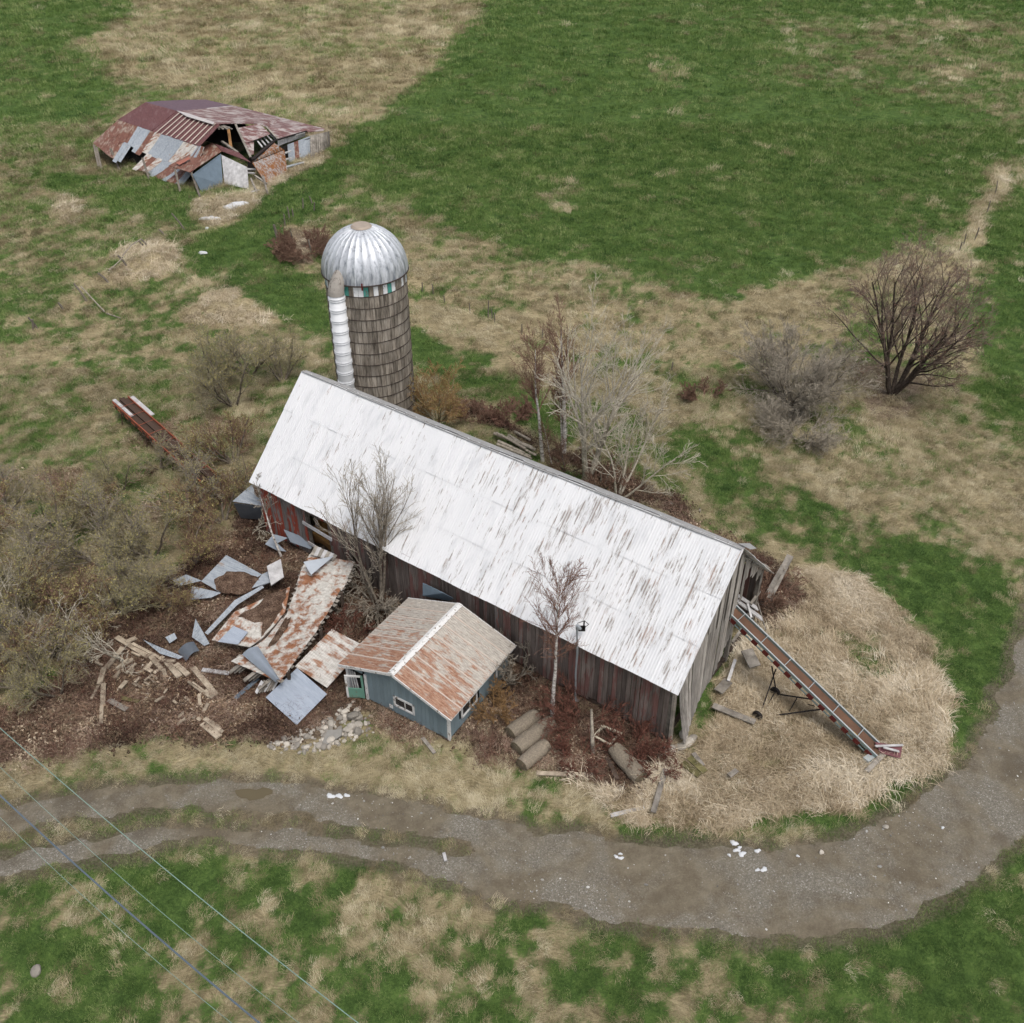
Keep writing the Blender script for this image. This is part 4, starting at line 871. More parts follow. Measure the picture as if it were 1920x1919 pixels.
# ------------------------------------------------------------------ bale conveyors
def conveyor(name, label, A, B, width, rails, bed, m, nb, nc):
    A, B = Vector(A), Vector(B); base = Vector((A.x, A.y, 0)); t = thing(name, label, 'conveyor', base)
    d = (B - A).normalized(); s = d.cross(Vector((0, 0, 1))).normalized(); n = s.cross(d); h = width / 2
    part(t, 'bed', MB().plank(A, B, width * .92, .03, n), bed, wrld=True)
    for k in (-1, 1):
        o = part(t, 'side_rail', MB().plank(A + s * h * k + n * .06, B + s * h * k + n * .06, .04, .17, n), rails, wrld=True)
        part(o, 'rail_edge', MB().plank(A + s * h * k + n * .15, B + s * h * k + n * .15, .06, .02, n), m['edge'], wrld=True)
        part(t, 'lower_chord', MB().plank(A + s * h * k - n * .2, B + s * h * k - n * .2, .05, .05, n), rails, wrld=True)
    L = (B - A).length
    for i in range(nb):
        p = A + d * L * (i + .5) / nb
        for k in (-1, 1): part(t, 'bracket', MB().box(p + s * (h + .03) * k - n * .1, (.03, .3, .24), Matrix((s, d, n)).transposed()), m['bracket'], wrld=True)
    for i in range(nc):
        p = A + d * L * (i + .8) / (nc + .6) + n * .16; part(t, 'cross_bar', MB().tube(p - s * h, p + s * h, .018, .018, 5), m['edge'], wrld=True)
    return t, d, s, n
ELA, ELB = flat(1378, 1152, 3.6), flat(1648, 1413, .45)
ELA = ELA + (ELA - ELB).normalized() * .8
t, d, s, n = conveyor('bale_conveyor', 'long grey bale conveyor with red brackets sloping out of the barn gable', ELA, ELB, .62, 'elev_galv', 'elev_bed', dict(edge='elev_edge', bracket='elev_red'), 14, 6)
for p0, p1, r in (((1455, 1255, 1.55), (1427, 1335, .05), .03), ((1447, 1250, 1.6), (1455, 1295, .35), .03), ((1455, 1295, .35), (1430, 1340, .05), .025), ((1462, 1303, .4), (1522, 1312, .95), .035), ((1455, 1342, .1), (1545, 1330, .85), .035), ((1480, 1335, .2), (1495, 1308, .6), .025), ((1528, 1325, .5), (1516, 1322, .3), .025)):
    part(t, 'support_leg', MB().tube(flat(*p0), flat(*p1), r, r, 6), 'black_iron', wrld=True)
for px, py in ((1420, 1343), (1453, 1298)):
    w = flat(px, py, .22); part(t, 'wheel', MB().tube(w - s * .07, w + s * .07, .24, .24, 14), 'black_iron', wrld=True)
part(t, 'motor', MB().box(flat(1628, 1425, .3), (.4, .28, .3), Matrix.Rotation(.6, 3, 'Z')), 'elev_edge', wrld=True)
part(t, 'decal', MB().plank(flat(1600, 1374, .92), flat(1609, 1382, .85), .02, .1), 'decal_yellow', wrld=True)
part(t, 'hopper_plate', MB().slab([flat(1640, 1392, .75), flat(1692, 1400, .55), flat(1688, 1423, .4), flat(1652, 1413, .5)], .03), 'plate_maroon', wrld=True)
A2, B2 = flat(226, 752, 1.1), flat(392, 900, .9)
t2, d2, s2, n2 = conveyor('orange_conveyor', 'abandoned rusty orange conveyor lying in the thicket', A2, B2, 1.05, 'orange_paint', 'brown_iron', dict(edge='orange_paint', bracket='brown_iron'), 12, 8)
part(t2, 'centre_trough', MB().plank(A2 + n2 * .12 + s2 * -.1, B2 + n2 * .12 + s2 * -.1, .32, .1, n2), 'brown_iron', wrld=True)
part(t2, 'walk_board', MB().plank(A2 - s2 * .75 + n2 * .0, A2 + d2 * 3 - s2 * .75, .3, .04, n2), 'pale_plank', wrld=True); part(t2, 'walk_board', MB().plank(A2 + s2 * .3 + n2 * .06 - d2 * .3, A2 + d2 * 2.4 + s2 * .3 + n2 * .06, .22, .04, n2), 'pale_plank', wrld=True)
for q in (.1, .4, .7, .95):
    p = A2.lerp(B2, q)
    for k in (-1, 1): part(t2, 'stand_leg', MB().tube(p + s2 * .5 * k, Vector((p.x, p.y, gz(p.x, p.y) - .05)) + s2 * .7 * k, .035, .035, 5), 'brown_iron', wrld=True)

# ------------------------------------------------------------------ loose planks and metal sheets
def plank(x0, y0, x1, y1, w, m, label, group=None, z0=.08, z1=.08, th=.05, name='loose_plank', roll=0.0, cat='plank'):
    mb = MB().plank(S(x0, y0, z0), S(x1, y1, z1), w, th, roll=roll); return single(name, mb, m, label, cat, group)
Gp = 'planks in the tumbled plank heap'
Lp = 'long weathered plank lying in the tumbled heap beside the thicket'
zo = lambda a, b: (160 + a / 7.385, 1160 + b / 7.385)
for a, b, w in (((430, 260), (870, 530), .26), ((650, 350), (1040, 550), .14), ((560, 330), (700, 270), .22), ((900, 520), (1070, 720), .24), ((1120, 590), (1300, 800), .3), ((1250, 630), (1420, 780), .26), ((1490, 680), (1810, 1060), .26),
                ((950, 570), (830, 720), .2), ((520, 400), (280, 690), .24), ((260, 680), (190, 910), .24), ((180, 930), (80, 1110), .12), ((1010, 580), (1250, 585), .16), ((1420, 870), (1660, 1050), .1), ((1480, 880), (1670, 1020), .08),
                ((660, 560), (420, 700), .2), ((660, 690), (620, 770), .2), ((970, 1140), (1090, 1070), .12), ((1650, 1380), (1900, 1580), .2), ((1620, 1450), (1850, 1640), .3), ((480, 720), (400, 820), .16), ((130, 600), (240, 650), .1),
                ((880, 820), (960, 880), .08), ((240, 900), (215, 1460), .16), ((265, 900), (255, 1200), .12), ((1080, 700), (1110, 800), .18), ((640, 470), (760, 520), .1), ((1740, 1430), (1860, 1520), .16), ((700, 620), (560, 760), .14), ((590, 560), (430, 690), .12)):
    p, q = zo(*a), zo(*b); plank(*p, *q, w, 'tan_plank', Lp, Gp, .1 + rd.uniform(0, .25), .06 + rd.uniform(0, .15), .07)
for k in range(26):
    x, y = rd.choice(((300, 1262), (250, 1270), (340, 1290), (380, 1300), (280, 1240), (350, 1345))); x += rd.gauss(0, 16); y += rd.gauss(0, 10); a = rd.choice((.6, .7, 2.3, 2.5, rd.uniform(0, 3))); L = rd.uniform(7, 20)
    plank(x, y, x + L * math.cos(a), y + L * math.sin(a), rd.uniform(.07, .2), 'tan_plank', 'short weathered board scrap strewn in the tumbled plank heap', 'board scraps of the plank heap', .1 + rd.uniform(0, .2), .06 + rd.uniform(0, .2), .05, 'board_scrap')
for x0, y0, x1, y1, w, m, lb in (
    (203, 1312, 237, 1330, .25, 'grey_plank', 'short grey board lying in brown brush below the plank heap'), (226, 1308, 260, 1315, .2, 'mossy_plank', 'yellow mossy plank lying in brown brush below the plank heap'),
    (379, 1256, 430, 1263, .22, 'pale_plank', 'pale timber lying between plank heap and fallen roof slab'), (441, 1310, 485, 1272, .2, 'blue_board', 'blue-grey painted board sticking out under the fallen roof slab'),
    (792, 1384, 815, 1413, .16, 'grey_plank', 'short grey log lying in grass in front of the blue shed'), (1006, 1450, 1112, 1454, .2, 'tan_plank', 'long brown board edging the bramble patch'),
    (1248, 1442, 1225, 1524, .22, 'grey_plank', 'long knotty grey board lying towards the track'), (1145, 1530, 1208, 1515, .17, 'pale_plank', 'pale white board lying at the grassy track edge'),
    (1367, 1455, 1382, 1444, .22, 'grey_plank', 'short grey board end poking out of tall straw'), (1337, 1322, 1416, 1354, .32, 'grey_plank', 'wide grey plank lying in straw beside the gable wall'),
    (1347, 1296, 1366, 1276, .45, 'grey_plank', 'wide grey board leaning by the gable foot'), (1625, 1448, 1662, 1410, .2, 'grey_plank', 'grey board propped on the lower end of the conveyor'),
    (1138, 1420, 1158, 1462, .18, 'dark_plank', 'dark wet board lying in the brambles'), (1280, 1430, 1312, 1455, .3, 'mossy_plank', 'mossy board in the stack by the barn corner'), (1292, 1420, 1322, 1448, .3, 'mossy_plank', 'upper mossy board in the stack by the barn corner'), (1300, 1412, 1318, 1436, .2, 'grey_plank', 'grey board across the mossy boards by the barn corner'),
    (832, 1600, 836, 1615, .12, 'pale_plank', 'small white stake lying on the track'), (470, 360, 486, 356, .3, 'pale_plank', 'white pole lying in front of the collapsed shed')):
    zz = .38 if (x0 > 1220 and y0 > 1280) else .14; plank(x0, y0, x1, y1, w, m, lb, None, zz, zz)
for x0, y0, z0, x1, y1, z1, w, m, lb in (
    (1379, 1236, .9, 1366, 1276, .5, .14, 'pale_plank', 'white painted post leaning at the gable foot'), (1400, 1218, .8, 1416, 1250, .5, .6, 'grey_plank', 'wide mossy wood panel standing beside the conveyor'),
    (1395, 1046, 4.2, 1440, 1063, 3.0, .3, 'grey_plank', 'splintered roof beam jutting out behind the gable peak'), (1383, 1108, 2.2, 1414, 1070, 2.6, .32, 'grey_plank', 'splintered wide plank sticking up behind the gable'),
    (1372, 1108, 2.9, 1420, 1141, 1.6, .3, 'pale_plank', 'upper of two whitewashed planks beside the conveyor top'), (1372, 1118, 2.7, 1428, 1160, 1.2, .34, 'pale_plank', 'lower of two whitewashed planks beside the conveyor top'),
    (1402, 1132, 2.2, 1409, 1158, 1.8, .1, 'pale_plank', 'narrow white lath across the whitewashed planks'), (1402, 1122, 1.5, 1413, 1106, 1.9, .12, 'grey_plank', 'short grey stud standing behind the whitewashed planks'),
    (1385, 1070, 3.0, 1416, 1086, 2.4, .12, 'grey_plank', 'broken gable girt hanging behind the barn roof'), (1378, 1090, 2.6, 1390, 1100, 2.2, .12, 'grey_plank', 'stub of broken gable girt below the roof edge'),
    (1440, 1125, .1, 1482, 1042, 1.6, .36, 'grey_plank', 'tall splintered slab of siding leaning in the brush'), (1428, 1135, .1, 1470, 1060, 1.2, .26, 'grey_plank', 'lower splintered slab of siding lying in the brush'), (1414, 1108, 1.7, 1436, 1182, .3, .05, 'grey_plank', 'thin pole slanting down beside the conveyor')):
    single('broken_board', MB().plank(S(x0, y0, z0), S(x1, y1, z1), w, .06), m, lb, 'board')
for k, (x0, y0, x1, y1) in enumerate(((1641, 1400, 1693, 1398), (1656, 1402, 1686, 1410))):
    single('white_lath', MB().plank(flat(x0, y0, .8), flat(x1, y1, .62), .1, .04), 'pale_plank', ('longer' if k == 0 else 'shorter') + ' white lath lying on the maroon hopper plate', 'lath')

def sheet(pts, m, label, th=.015, group=None, name='metal_sheet', rot=0.0, curl=0.0, cat='metal sheet'):
    P = [S(*p) for p in pts]; c = sum(P, Vector((0, 0, 0))) / len(P); base = Vector((c.x, c.y, min(p.z for p in P)))
    a = math.atan2(P[1].y - P[0].y, P[1].x - P[0].x) + rot; Mx = (Matrix.Translation(base) @ Matrix.Rotation(a, 4, 'Z'))
    mb = MB()
    if curl and len(P) == 4: mb.surf(lambda u, v: P[0].lerp(P[1], u).lerp(P[3].lerp(P[2], u), v) + Vector((0, 0, curl * math.sin(math.pi * u))), 8, 2, th)
    else: mb.slab(P, th)
    o = link(name, mb.mesh(name, m, False, Mx.inverted())); o.matrix_world = Mx; return tag(o, label, cat, group)
sheet([(379, 1098, .5), (425, 1045, .9), (492, 1082, .8), (440, 1112, .5), (412, 1117, .4)], 'galv_sheet', 'large galvanised roof sheet half buried in leaves beside the thicket')
sheet([(473, 1108, .7), (492, 1082, .85), (507, 1074, .8), (512, 1096, .7), (490, 1105, .6)], 'galv_sheet', 'torn galvanised sheet running under the white board panel')
sheet([(501, 1066, 1.2), (527, 1053, 1.4), (533, 1088, 1.0), (509, 1103, .9)], 'pale_plank', 'whitewashed board panel propped on torn metal sheets', .06, None, 'whitewashed_board', 0, 0, 'board')
sheet([(384, 1188, .4), (441, 1131, .7), (492, 1103, .8), (496, 1107, .7), (446, 1139, .6), (390, 1192, .3)], 'galv_sheet', 'long narrow jagged metal strip beside the collapsed roof', .02)
sheet([(325, 1092, .6), (350, 1082, .7), (380, 1097, .6), (340, 1103, .5)], 'galv_sheet', 'crumpled metal sheet under the edge of the thicket')
sheet([(362, 1106, .5), (416, 1119, .5), (398, 1128, .4), (357, 1131, .4)], 'galv_sheet', 'flat metal sheet poking out below the large buried sheet')
sheet([(367, 1163, .8), (393, 1208, .3), (383, 1212, .25), (360, 1196, .3)], 'galv_sheet', 'pointed upturned shard of metal above the plank heap')
sheet([(333, 1222, .35), (363, 1204, .5), (374, 1221, .4), (349, 1241, .2)], 'steel_dark', 'bent dark steel sheet at the end of the plank heap', .015, None, 'metal_sheet', 0, .18)
sheet([(268, 1200, .5), (300, 1214, .5), (344, 1232, .35), (334, 1236, .3), (300, 1226, .35)], 'galv_sheet', 'long torn metal strip lying along the plank heap')
sheet([(310, 1196, .4), (327, 1188, .45), (332, 1198, .35), (318, 1207, .3)], 'galv_sheet', 'small square of metal in the brown brush')
sheet([(436, 941, 1.7), (476, 906, 2.0), (505, 930, 1.9), (507, 945, 1.8), (495, 950, 1.7)], 'galv_sheet', 'galvanised lean-to roof remnant at the barn corner', .03)
sheet([(438, 944, 1.55), (495, 951, 1.6), (497, 975, .3), (452, 972, .2)], 'steel_dark', 'dark wall sheet hanging under the lean-to roof remnant', .03)
sheet([(532, 994, 1.2), (560, 1005, 1.1), (586, 1024, .8), (583, 1032, .6), (545, 1018, .7)], 'steel_blue', 'torn blue-grey sheet leaning on the barn wall')
sheet([(497, 1022, .6), (513, 1003, .9), (540, 1010, .8), (520, 1020, .6), (537, 1036, .4), (520, 1034, .4)], 'steel_blue', 'ragged crumpled sheet at the foot of the young birch')
sheet([(408, 1204, .8), (438, 1175, .95), (465, 1186, .95), (446, 1209, .8)], 'blue_sheet', 'small blue sheet lying on the buried roof slab')
sheet([(454, 1228, 1.15), (484, 1213, 1.25), (526, 1277, 1.15), (517, 1280, 1.05)], 'steel_blue', 'curled blue-grey sheet draped over the fallen roof end', .015, None, 'metal_sheet', 0, .16)
sheet([(570, 1061, 2.0), (626, 1046, 2.1), (584, 1083, 1.9)], 'steel_pale', 'folded triangle of pale metal on top of the fallen roof')
sheet([(498, 1308, .35), (557, 1253, .8), (613, 1302, .5), (556, 1360, .12)], 'blue_sheet', 'large clean light-blue corrugated sheet beside the stone heap')
sheet([(553, 1250, .75), (622, 1180, 1.0), (678, 1209, .7), (650, 1250, .5), (613, 1290, .45)], 'pale_rust', 'rust-mottled roof slab between the fallen roof and the shed', .04, None, 'fallen_roof_slab', R(90))
# fallen lean-to roof: sheets over boards
def fallen_roof():
    left = [(584, 1043, 1.7), (571, 1067, 1.5), (556, 1105, 1.15), (537, 1153, .95), (496, 1202, .85), (432, 1240, .85)]
    right = [(667, 1056, 1.9), (650, 1092, 1.7), (627, 1132, 1.5), (590, 1188, 1.3), (557, 1232, 1.15), (523, 1279, 1.1)]
    c = S(545, 1170); t = thing('fallen_roof', 'fallen lean-to roof of rust-mottled white metal over split boards beside the barn', 'roof', (c.x, c.y, 0))
    def at(L, u):
        n = len(L) - 1; i = min(int(u * n), n - 1); f = u * n - i; a, b = L[i], L[i + 1]; return S(*[p + (q - p) * f for p, q in zip(a, b)])
    N = 11
    for i in range(N):
        u0, u1 = i / N, (i + 1) / N + .012; e0, e1 = rd.uniform(-.03, .05), rd.uniform(-.03, .03); lift = .02 * (i % 2) + rd.uniform(0, .02)
        f = lambda a, b: at(left, min(1, u0 + (u1 - u0) * a)).lerp(at(right, min(1, u0 + (u1 - u0) * a)), e0 + (1 - e0 + e1) * b) + Vector((0, 0, lift + .03 * math.sin(b * 22) * .4))
        part(t, 'roof_sheet', MB().surf(f, 2, 12, .015), 'mottled', wrld=True)
    for i in range(26):
        u = (i + .5) / 26; a = at(left, u).lerp(at(right, u), rd.uniform(-.06, .0)); b = at(left, u).lerp(at(right, u), 1 + rd.uniform(0, .06))
        part(t, 'roof_board', MB().plank(a - Vector((0, 0, .1)), b - Vector((0, 0, .1)), .2, .025), 'grey_plank', wrld=True)
    for e in (.12, .5, .9):
        part(t, 'rafter', MB().plank(at(left, .02).lerp(at(right, .02), e) - Vector((0, 0, .2)), at(left, .5).lerp(at(right, .5), e) - Vector((0, 0, .2)), .08, .14), 'dark_plank', wrld=True)
        part(t, 'rafter', MB().plank(at(left, .5).lerp(at(right, .5), e) - Vector((0, 0, .2)), at(left, .98).lerp(at(right, .98), e) - Vector((0, 0, .2)), .08, .14), 'dark_plank', wrld=True)
    for i in range(7):
        x = 586 + i * 6; part(t, 'split_board', MB().plank(S(x, 1046 + i * 1.5, 1.8), S(x + 8, 1028 + i * 2.5, 2.0), .2, .03), 'pale_plank' if i % 2 else 'grey_plank', wrld=True)
    for i in range(9):
        x, y = 430 + i * 9, 1262 + i * 5 - (i % 3) * 6; part(t, 'split_board', MB().plank(S(x, y, .6 - (i % 3) * .15), S(x + 26, y - 20, .85), .2, .03), 'grey_plank', wrld=True)
    for i in range(7):
        x, y = 480 + i * 5, 1300 - i * 1; part(t, 'split_board', MB().plank(S(x, y, .35), S(x + 12, y - 22, .8), .17, .03), 'pale_plank' if i % 3 == 0 else 'grey_plank', wrld=True)
    for k, (x, y, z) in enumerate(((640, 1112, 1.6), (600, 1175, 1.4), (540, 1260, 1.1), (570, 1075, 1.4), (520, 1180, .9), (450, 1240, .8))):
        part(t, 'prop', MB().plank(S(x, y, z), Vector((S(x, y, z).x, S(x, y, z).y, gz(S(x, y).x, S(x, y).y) - .05)), .14, .14, up=(1, 0, 0)), 'dark_plank', wrld=True)
fallen_roof()
sheet([(397, 1201, .7), (440, 1150, .95), (515, 1118, 1.0), (545, 1106, 1.0), (535, 1150, .85), (500, 1192, .8), (468, 1214, .75)], 'mottled', 'pale roof slab half covered in leaves left of the fallen roof', .05, None, 'fallen_roof_slab')
# heaps of leaves and chaff on the fallen metal
def heap(pts, h, label, m='litter_heap', seed=0):
    P = [S(*p) for p in pts]; c = sum(P, Vector((0, 0, 0))) / len(P); mb = MB(); n = len(P) * 4; rings = 6; r3 = random.Random(seed)
    ring = []
    for i in range(n):
        a, b = P[i // 4], P[(i // 4 + 1) % len(P)]; p = a.lerp(b, (i % 4) / 4); ring.append(c + (p - c) * r3.uniform(.86, 1.08))
    vs = [c + Vector((0, 0, h))]
    for k in range(1, rings + 1):
        f = k / rings
        for p in ring: q = c.lerp(p, f); q.z += h * (1 - f * f) - (.06 if k == rings else 0) + r3.uniform(-.03, .03); vs.append(q)
    fs = [(0, 1 + i, 1 + (i + 1) % n) for i in range(n)]
    for k in range(rings - 1):
        for i in range(n): a = 1 + k * n + i; b = 1 + k * n + (i + 1) % n; fs.append((a, a + n, b + n, b))
    mb.add(vs, fs); return single('leaf_heap', mb, m, label, 'leaf heap', None, True, None, 'stuff')
def litter_mat():
    M = Mat('litter_heap', .95, 0, .1); P = M.pos(); f = M.noise(P, 17, 4, .8); g = M.noise(P, 2.5, 4, .6)
    M.col(M.ramp(M.math('ADD', M.math('MULTIPLY', f, .65), M.math('MULTIPLY', g, .35)), [(.36, lin('#2a1f19')), (.47, lin('#5a473b')), (.57, lin('#806a5a')), (.68, lin('#c2b19b'))])); M.bump(f, .1, 1.0); MATS['litter_heap'] = M
litter_mat()
heap([(398, 1100, .55), (425, 1076, .78), (470, 1076, .85), (490, 1092, .8), (470, 1115, .65), (420, 1122, .45)], .18, 'brown leaves heaped on the large galvanised sheet', seed=1)
heap([(440, 1160, .9), (500, 1120, 1.02), (540, 1106, 1.05), (535, 1140, .95), (505, 1175, .9), (488, 1200, .85), (500, 1165, .95), (470, 1170, .92)], .14, 'brown leaves heaped between the two fallen roof slabs', seed=2)
heap([(470, 910, 1.95), (503, 922, 1.95), (505, 935, 1.9), (480, 932, 1.85)], .1, 'brown leaves lying on the lean-to roof remnant', seed=3)
heap([(500, 1215, .95), (535, 1160, 1.05), (545, 1158, 1.1), (540, 1175, 1.1), (515, 1210, 1.05)], .08, 'brown leaves along the low edge of the fallen roof', seed=5)

# ------------------------------------------------------------------ bales, sash, stones, snow
def bale(x0, y0, x1, y1, r, label, group=None):
    a, b = S(x0, y0, r * .92), S(x1, y1, r * .92); mb = MB(); d = (b - a).normalized(); u = Vector((0, 0, 1)); w = d.cross(u).normalized(); u = w.cross(d); n = 16; L = 9; r3 = random.Random(x0)
    vs = []
    for j in range(L + 1):
        p = a.lerp(b, j / L); k = r * (1 - .12 * (abs(j / L - .5) * 2) ** 4) * r3.uniform(.94, 1.04)
        for i in range(n): q = 2 * math.pi * i / n; kk = k * r3.uniform(.96, 1.04); vs.append(p + (w * math.cos(q) * 1.05 + u * math.sin(q) * .95) * kk)
    fs = [(j * n + i, j * n + (i + 1) % n, (j + 1) * n + (i + 1) % n, (j + 1) * n + i) for j in range(L) for i in range(n)]
    t = thing('rolled_bale', label, 'bale', ((a + b) / 2 - Vector((0, 0, r * .92))), 0, group)
    part(t, 'roll', mb.add(vs, fs), 'bale', True, wrld=True)
    for e, sgn in ((a, -1), (b, 1)):
        eb = MB(); k2 = 3
        for q in range(k2): eb.tube(e + d * sgn * (.0 + .015 * q), e + d * sgn * (.02 + .015 * q), r * (.86 - q * .27), r * (.84 - q * .27), 14)
        part(t, 'roll_end', eb, 'bale_end', wrld=True)
bale(957, 1376, 1006, 1341, .36, 'old rolled bale lying closest to the blue shed'); bale(968, 1404, 1034, 1354, .37, 'old rolled bale in the middle of the three by the birch'); bale(978, 1435, 1024, 1396, .33, 'old rolled bale lying closest to the long brown board'); bale(1152, 1403, 1202, 1460, .36, 'old rolled bale half hidden in brambles by the barn corner')
t = thing('window_sash', 'discarded cream window sash lying on brambles by the barn', 'window sash', S(1136, 1381))
Q = [S(1114, 1380, .45), (S(1131, 1362, .6)), (S(1163, 1374, .55)), (S(1144, 1396, .4))]
for i in range(4): part(t, 'sash_bar', MB().plank(Q[i], Q[(i + 1) % 4], .09, .05), 'cream', wrld=True)
part(t, 'sash_stub', MB().plank(S(1126, 1362, .35), S(1166, 1376, .3), .1, .06), 'cream', wrld=True)
for q in Q[:3:2]: part(t, 'sash_foot', MB().tube(q, (q.x, q.y, gz(q.x, q.y)), .03, .03, 5), 'cream', wrld=True)
def rock(p, s, label, group, cat='stone', name='fieldstone'):
    o = link(name, rd.choice(ROCKS)); o.location = p; o.scale = (s * rd.uniform(.8, 1.3), s * rd.uniform(.7, 1.1), s * rd.uniform(.6, 1)); o.rotation_euler = (rd.gauss(0, .3), rd.gauss(0, .3), rd.uniform(0, 6.28)); return tag(o, label, cat, group)
poly = [(488, 1400), (560, 1368), (610, 1350), (645, 1318), (668, 1318), (700, 1345), (702, 1372), (660, 1392), (600, 1412), (560, 1412), (500, 1412)]
PX = np.array([p[0] for p in poly]); cnt = 0; tries = 0
while cnt < 240 and tries < 5000:
    tries += 1; x, y = rd.uniform(486, 704), rd.uniform(1316, 1414)
    if sdist(np.array([x]), np.array([y]), poly)[0] > rd.uniform(-9, 3): continue
    s = min(.34, .07 * math.exp(rd.gauss(0, .55)) + .035); p = S(x, y); p.z += s * .3; cnt += 1
    rock(p, s, 'pale rounded fieldstone in the heap beside the shed door', 'stones heaped beside the shed door')
single('flat_slab', MB().slab([S(604, 1393, .12), S(614, 1370, .3), S(641, 1368, .32), (S(640, 1380, .22)), S(612, 1398, .1)], .12), 'slab_stone', 'large flat grey stone slab in the stone heap', 'stone slab')
for x, y in ((1263, 1408), (1275, 1400), (1290, 1392), (1250, 1406), (1300, 1384), (1282, 1378)): rock(S(x, y, .08), rd.uniform(.2, .32), 'foundation stone showing under the open barn corner', 'foundation stones of the barn corner', 'stone', 'foundation_stone')
for x, y, s in ((1258, 945, .22), (1345, 1055, .15), (1312, 958, .12), (900, 772, .2), (68, 1822, .2), (1540, 1600, .12), (1660, 1552, .14)): rock(S(x, y, .05), s, 'lone pale stone lying in the open', 'lone stones', 'stone', 'loose_stone')
def blobmesh(c, r, h, seed, ar=1.4):
    r3 = random.Random(seed); n = 18; mb = MB(); vs = [c + Vector((0, 0, h))]; ph = [r3.uniform(0, 6.28) for q in range(3)]
    for f, hh in ((.5, .85), (.85, .4), (1, -.3)):
        for i in range(n):
            a = 2 * math.pi * i / n; k = r * f * (1 + .25 * math.sin(2 * a + ph[0]) + .18 * math.sin(3 * a + ph[1]) + .1 * math.sin(7 * a + ph[2])); vs.append(c + Vector((math.cos(a) * k * ar, math.sin(a) * k, h * hh)))
    fs = [(0, 1 + i, 1 + (i + 1) % n) for i in range(n)]
    for k in range(2):
        for i in range(n): a = 1 + k * n + i; b = 1 + k * n + (i + 1) % n; fs.append((a, a + n, b + n, b))
    return mb.add(vs, fs)
for k, (x, y, r, h) in enumerate(((432, 389, .75, .15), (449, 384, .8, .2), (440, 388, .6, .15), (386, 412, .5, .12), (404, 412, .4, .12), (397, 410, .35, .1), (388, 430, .2, .08), (380, 476, .35, .1))):
    single('snow_patch', blobmesh(S(x, y, .1), r * .7, h + .05, k), 'snow', 'last white patch of melting snow in the grass near the collapsed shed', 'snow patch', 'snow patches near the collapsed shed', True)
for k, (x, y, r) in enumerate(((1376, 1583, .2), (1381, 1597, .16), (1391, 1604, .2), (1367, 1606, .1), (1386, 1592, .12), (1420, 1598, .15), (1432, 1633, .18), (1420, 1634, .12), (1155, 1608, .12), (1164, 1611, .14), (1163, 1603, .1), (1495, 1608, .09), (1767, 1554, .1), (620, 1494, .22), (636, 1494, .2), (650, 1493, .15))):
    single('white_lump', blobmesh(S(x, y) + Vector((0, 0, .03)), r * .6, .05, 50 + k, 1.3), 'snow', 'chalky white lump lying on the gravel track', 'white lump', 'white lumps on the track', True)
# puddle
def puddle():
    M = Mat('puddle_water', .08, 0, .5); M.col(lin('#5f553f')); MATS['puddle'] = M
    mb = blobmesh(S(476, 1490) + Vector((0, 0, .045)), .36, .004, 8, 1.7); o = single('puddle', mb, 'puddle', 'shallow muddy puddle in the upper wheel track', 'puddle'); o['kind'] = 'structure'
puddle()

# ------------------------------------------------------------------ fences
def post(x, y, ytop, lean=0, r=.07, lb='weathered grey fence post along the old pasture line', gp='fence posts of the pasture line'):
    p = S(x, y); h = max(.6, height_at(x, ytop, y)); top = p + Vector((lean, 0, h)); mb = MB().tube(p - Vector((0, 0, .2)), p.lerp(top, .5) + Vector((.02, 0, 0)), r, r * .95, 7).tube(p.lerp(top, .5) + Vector((.02, 0, 0)), top, r * .95, r * .8, 7)
    o = single('fence_post', mb, 'post_wood', lb, 'fence post', gp, base=p)
for x, y, yt in ((568, 392, 372), (586, 383, 368), (543, 412, 388), (550, 408, 392), (534, 425, 402), (526, 402, 418), (551, 463, 440), (584, 478, 455), (588, 398, 380)):
    if yt < y: post(x, y, yt, rd.gauss(0, .12))
for x, y, yt in ((791, 542, 525), (812, 548, 530), (833, 562, 545), (881, 583, 560), (915, 590, 558), (923, 594, 573), (927, 598, 578), (978, 620, 598), (1016, 630, 612), (1258, 700, 685), (1302, 730, 716)): post(x, y, yt, rd.gauss(0, .06), .05, 'thin dark stake along the ditch behind the silo', 'stakes along the ditch')
for x, y, yt in ((1866, 365, 340), (1850, 400, 378), (1827, 452, 428), (1806, 462, 440), (1797, 475, 455)): post(x, y, yt, rd.gauss(0, .1), .06, 'fence post in the straw strip beyond the bare trees', 'posts beyond the bare trees')
for x, y, yt, ln in ((349, 434, 402, -1.0), (241, 508, 490, -.6), (206, 530, 512, -.8), (275, 470, 456, -.6), (281, 472, 455, -.5), (164, 565, 532, -.7), (62, 620, 600, .2), (72, 618, 596, -.5), (120, 582, 568, -.3), (311, 444, 432, -.5)): post(x, y, yt, ln, .09, 'leaning grey fence post among the straw mounds', 'leaning posts among the straw mounds')
post(521, 452, 422, -.15, .14, 'thick cut grey gatepost at the bend of the grassy lane', 'gatepost')
def rail(x0, y0, x1, y1, z0, z1, lb): single('fence_rail', MB().tube(S(x0, y0, z0), S((x0 + x1) / 2, (y0 + y1) / 2, (z0 + z1) / 2 - .05), .06, .055, 6).tube(S((x0 + x1) / 2, (y0 + y1) / 2, (z0 + z1) / 2 - .05), S(x1, y1, z1), .055, .05, 6), 'dead_wood', lb, 'fence rail')
